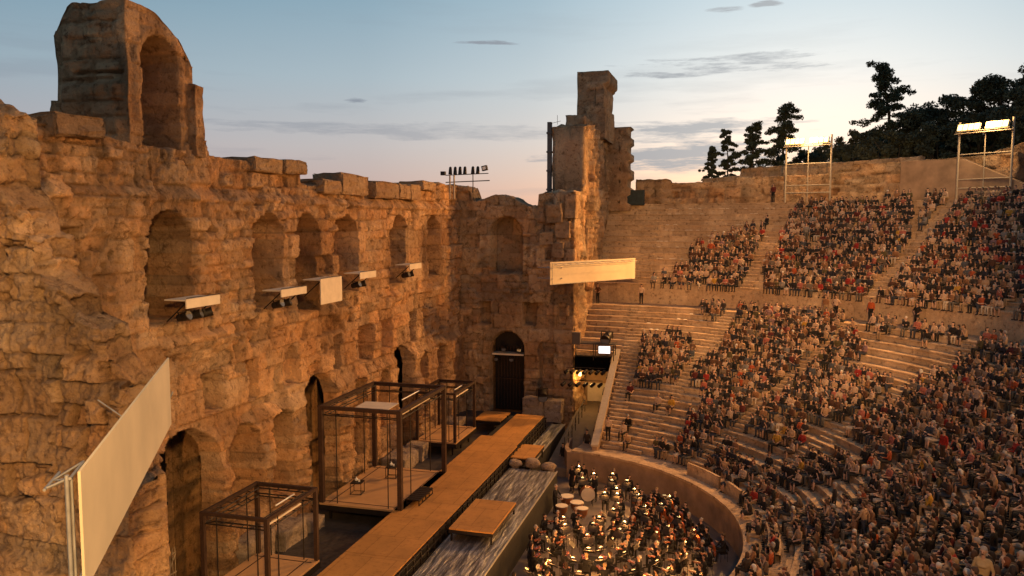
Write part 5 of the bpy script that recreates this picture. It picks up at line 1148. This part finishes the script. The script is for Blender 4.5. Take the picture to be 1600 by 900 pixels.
w=empty('clarinet',(0,0,0)); m=MB(); m.tube((0,0,0),(0,0,.52),.014,.012,6); m.tube((0,0,-.06),(0,0,0),.034,.014,8); m.build('tube',DARKW,w); m=MB(); [m.tube((.016,0,.06*k+.05),(.024,0,.06*k+.05),.008,n=5) for k in range(7)]; m.build('keys',GREYM,w); protos_i['clarinet']=w
w=empty('bassoon',(0,0,0)); m=MB(); m.tube((0,0,0),(0,0,1.05),.035,.022,7); m.build('tube',WOODR,w); m=MB(); m.path([(0,0,.75),(.10,0,.80),(.2,-.05,.72)],.006,5); m.build('crook',GREYM,w); protos_i['bassoon']=w
w=empty('horn',(0,0,0)); m=MB(); pts=[(.16*math.cos(a),0,.16*math.sin(a)) for a in np.linspace(0,5.6,14)]; m.path(pts,.018,6); m.tube((.16,0,0),(.30,0,-.22),.02,.15,12,caps=False); m.build('tubing',BRASS,w); protos_i['horn']=w
inst_used={k:False for k in protos_i}
chair=empty('orchestra_chair',(0,0,0)); m=MB(); m.box((0,.05,.44),(.42,.40,.04)); m.build('seat',BLACK,chair); m=MB(); m.box((0,-.17,.70),(.40,.03,.24),rx=R(-8)); m.build('backrest',BLACK,chair)
for sx in (-1,1):
    for sy in (-1,1): m=MB(); m.tube((sx*.19,.04+sy*.18,0),(sx*.18,.04+sy*.17,.43 if sy>0 else .8),.012,n=4); m.build('leg',BLKM,chair)
stand=empty('music_stand',(0,0,0)); m=MB(); m.tube((0,0,.05),(0,0,.95),.012,n=5); [m.tube((0,0,.2),(.26*math.cos(a),.26*math.sin(a),0),.01,n=4) for a in (0,2.1,4.2)]; m.build('tripod',BLKM,stand)
m=MB(); m.box((0,0,1.08),(.56,.02,.36),rx=R(-50)); m.build('desk',BLKM,stand)
m=MB(); m.box((-.12,.02,1.10),(.22,.006,.30),rx=R(-50)); m.box((.12,.02,1.10),(.22,.006,.30),rx=R(-50)); m.build('sheet_music',PAPER,stand)
m=MB(); m.tube((0,-.10,1.22),(0,.10,1.36),.008,n=4); m.box((0,.13,1.36),(.22,.06,.03)); l_=m.build('stand_lamp',BLKM,stand); m=MB(); m.box((0,.13,1.34),(.20,.05,.01)); m.build('lamp_glass',STANDL,l_)
used1={'chair':False,'stand':False}
COND=np.array([-6.6,39.0]); GP='orchestra players in the pit'
ARCW=['innermost','second','third','fourth','fifth','sixth','seventh','eighth','ninth','tenth']
def place(kind,proto,loc,rot,label,cat,group):
    if not used1.get(kind,False): used1[kind]=True; o=proto
    else: o=copy_tree(proto)
    o.location=loc; o.rotation_euler=rot; return tag(o,label,cat,group)
PF=-.5; nlamp=0; mus=0
pr=random.Random(5)
arcs=[(1.9,1.2),(3.15,1.12),(4.4,1.12),(5.65,1.12),(6.9,1.12),(8.15,1.12),(9.4,1.12),(10.65,1.15),(11.9,1.15),(13.2,1.15)]
def pitok(x,y,mrg=.9): return x>-10.3+mrg*.6 and math.hypot(x-O[0],y-O[1])<13.3-mrg*.8
for ai,(ra,sp_) in enumerate(arcs):
    n=int(2*math.pi*ra/sp_); q=0
    for j in range(n):
        a=-math.pi+2*math.pi*(j+.5*(ai%2))/n*.97; x=COND[0]+ra*math.sin(a)+pr.uniform(-.3,.3); y=COND[1]+ra*math.cos(a)+pr.uniform(-.3,.3)
        if not pitok(x,y,.9): continue
        px,py,d=proj((x,y,.6))
        if py>960 or px<770: continue
        f=math.atan2(COND[1]-y,COND[0]-x)-math.pi/2           # face the conductor
        deg=math.degrees(a)
        if x<-7.2 and 43.6<y<49: continue
        if deg<-40: inst='horn' if ai>=4 and pr.random()<.4 else ('clarinet' if ai>2 else 'violin')
        elif x<-7.4 and 43.6<y<48.6: continue          # percussion corner
        elif ra>8.5 and deg<5: inst='bassoon' if ai==5 else 'clarinet'
        elif ra>9.6 : inst='bass'
        elif ra>6.5 and deg>8: inst='cello'
        elif deg<12 and ra>5: inst='clarinet' if pr.random()<.6 else 'bassoon'
        elif ra>5 and deg<60: inst='cello' 
        else: inst='violin'
        q+=1; fem=pr.random()<.4; hair=pr.choice(['dark','dark','brown','grey','fair']); mus+=1
        if mus>132: break
        pn={'clarinet':'clarinettist','bassoon':'bassoonist','horn':'horn player','violin':'violinist','cello':'cellist','bass':'double bass player'}[inst]
        where='%s from the stage, %s arc'%(ordn(q-1),ARCW[ai] if ai<10 else 'outermost')
        key={'clarinet':'wind','bassoon':'wind','horn':'wind'}.get(inst,inst); me,hm=MP[key,fem]
        std=inst=='bass'; zb=PF if std else PF+.46
        make_person(me,hm,(x,y,zb),f,(.014,.013,.013),(.012,.012,.012),hair,pr.choice([0,0,1]),'%s in black, %s haired, %s'%(pn,hair,where),GP)
        fx,fy=-math.sin(f),math.cos(f); rx_,ry_=math.cos(f),math.sin(f)
        if not std: place('chair',chair,(x,y,PF),(0,0,f),'black orchestra chair of the %s, %s'%(pn,where),'chair','orchestra chairs')
        lab='%s of the player %s'%({'violin':'reddish violin','cello':'reddish varnished cello','bass':'large reddish double bass','clarinet':'black clarinet','bassoon':'reddish bassoon','horn':'coiled brass horn'}[inst],where)
        if inst=='violin': loc=(x-rx_*.10+fx*.16,y-ry_*.10+fy*.16,zb+.58); rot=(R(-78),0,f+R(25))
        elif inst=='cello': loc=(x+fx*.42,y+fy*.42,PF+.26); rot=(R(16),0,f+math.pi)
        elif inst=='bass': loc=(x+fx*.36+rx_*.05,y+fy*.36,PF+.14); rot=(R(10),0,f+math.pi)
        elif inst=='clarinet': loc=(x+fx*.36,y+fy*.36,zb+.28); rot=(R(32),0,f)
        elif inst=='bassoon': loc=(x+rx_*.22+fx*.12,y+ry_*.22+fy*.12,zb+.0); rot=(R(10),R(-10),f)
        else: loc=(x+fx*.30+rx_*.1,y+fy*.30,zb+.45); rot=(0,0,f)
        if not inst_used[inst]: inst_used[inst]=True; o=protos_i[inst]
        else: o=copy_tree(protos_i[inst])
        o.location=loc; o.rotation_euler=rot; tag(o,lab,'musical instrument','%s in the orchestra'%inst)
        if j%2==0 or std or inst in('clarinet','bassoon','horn'):
            sx_,sy_=x+fx*.98,y+fy*.98
            if pitok(sx_,sy_,.3):
                place('stand',stand,(sx_,sy_,PF),(0,0,f+math.pi),'lit music stand before the %s, %s'%(pn,where),'music stand','music stands in the pit')
                l=bpy.data.lights.new('stand_light','SPOT'); l.energy=pr.choice([30,60,120,200]); l.color=(1,.43,.11); l.shadow_soft_size=.05; l.spot_size=R(150); l.spot_blend=.5
                lo=bpy.data.objects.new('stand_light',l); COL.objects.link(lo); lo.location=(sx_-fx*.20,sy_-fy*.20,PF+1.40); lo.rotation_euler=(R(-38),0,f+math.pi); nlamp+=1
for k,v in inst_used.items():
    if not v:
        for ch in list(protos_i[k].children): bpy.data.objects.remove(ch,do_unlink=True)
        bpy.data.objects.remove(protos_i[k],do_unlink=True)
# percussion corner: four kettledrums, bass drum, players
KD=[(-9.35,44.9,.36),(-8.6,45.7,.40),(-9.4,46.6,.42),(-8.1,44.8,.34)]
def kettledrum(x,y,r,lab):
    e=empty('kettledrum',(x,y,PF),0,lab,'drum','kettledrums in the pit'); m=MB(); prof=[(.02,.22),(.5,.3),(.85,.5),(1,.82)]
    for (a,za),(b,zb) in zip(prof[:-1],prof[1:]): m.tube((0,0,za),(0,0,zb),r*a,r*b,16,caps=False)
    m.build('bowl',COPPER,e); m=MB(); m.tube((0,0,.82),(0,0,.84),r*1.0,r*1.0,20); m.build('skin',DRUMH,e); m=MB(); m.tube((0,0,.80),(0,0,.83),r*1.04,r*1.04,20,caps=False); [m.tube((r*math.cos(t)*.9,r*math.sin(t)*.9,.75),(r*.8*math.cos(t),r*.8*math.sin(t),0),.015,n=4) for t in (0,1.57,3.14,4.71)]; m.build('hoop_and_legs',GREYM,e)
for (x,y,r),l in zip(KD,('nearest the stage end','second from the stage side','farthest from the camera','smallest, set forward of the others')): kettledrum(x,y,r,'kettledrum with pale skin, '+l)
me,hm=MP['drum',False]; make_person(me,hm,(-9.95,45.8,PF),R(-110),(.014,.013,.013),(.012,.012,.012),'grey',0,'timpanist in black bending over the kettledrums beside the deck skirt',GP)
e=empty('bass_drum',(-8.3,47.6,PF),R(20),'big bass drum with pale skin on a stand at the back of the pit','drum'); m=MB(); m.tube((0,-.2,.75),(0,.2,.75),.44,n=24,caps=False); m.build('shell',WOODR,e); m=MB(); m.tube((0,-.21,.75),(0,-.2,.75),.43,n=24); m.tube((0,.2,.75),(0,.21,.75),.43,n=24); m.build('skin',DRUMH,e); m=MB(); [m.tube((sx*.3,sy*.25,0),(sx*.25,sy*.15,.5),.02,n=4) for sx in(-1,1) for sy in(-1,1)]; m.build('legs',BLKM,e)
me,hm=MP['drum',True]; make_person(me,hm,(-8.0,48.4,PF),R(170),(.014,.013,.013),(.012,.012,.012),'dark',0,'percussionist in black standing behind the bass drum',GP)
stand_at(-9.0,50.2,PF,2.9,0,'black','black','dark','tall player in black standing at the back of the pit by the podium wall'); stand_at(-9.7,49.8,PF,2.6,1,'black','black','brown','player in black standing left of the tall one at the back of the pit')
for k,(x,y,rz) in enumerate([(-6.6,47.9,R(200)),(-3.6,47.0,R(190))]):
    place('stand',stand,(x,y,PF),(0,0,rz),'lit music stand at the back of the pit, %s one near the podium wall'%('left','right')[k],'music stand','music stands in the pit')
e=empty('percussion_table',(-.8,34.9,PF),R(28),'open framed pale box table on legs at the right edge of the pit','table'); m=MB(); [m.box((0,s*.42,.85),(1.3,.08,.06)) for s in(-1,1)]; [m.box((s*.62,0,.85),(.08,.8,.06)) for s in(-1,0,1)]; m.build('top_frame',PALEM,e)
for sx in(-1,1):
    for sy in(-1,1): m=MB(); m.box((sx*.6,sy*.4,.41),(.06,.06,.82)); m.build('leg',BLKM,e)
m=MB(); m.box((.3,0,.80),(.55,.7,.03)); m.build('tray',PAPER,e)
e=empty('conductor_podium',(COND[0],COND[1],PF),0,'small black conductor podium in the pit','podium'); m=MB(); m.box((0,0,.15),(1.1,1.1,.3)); m.build('platform',BLACK,e)
print('PEOPLE',len(seats),'near',len(near),'mus',mus,'lamps',nlamp)
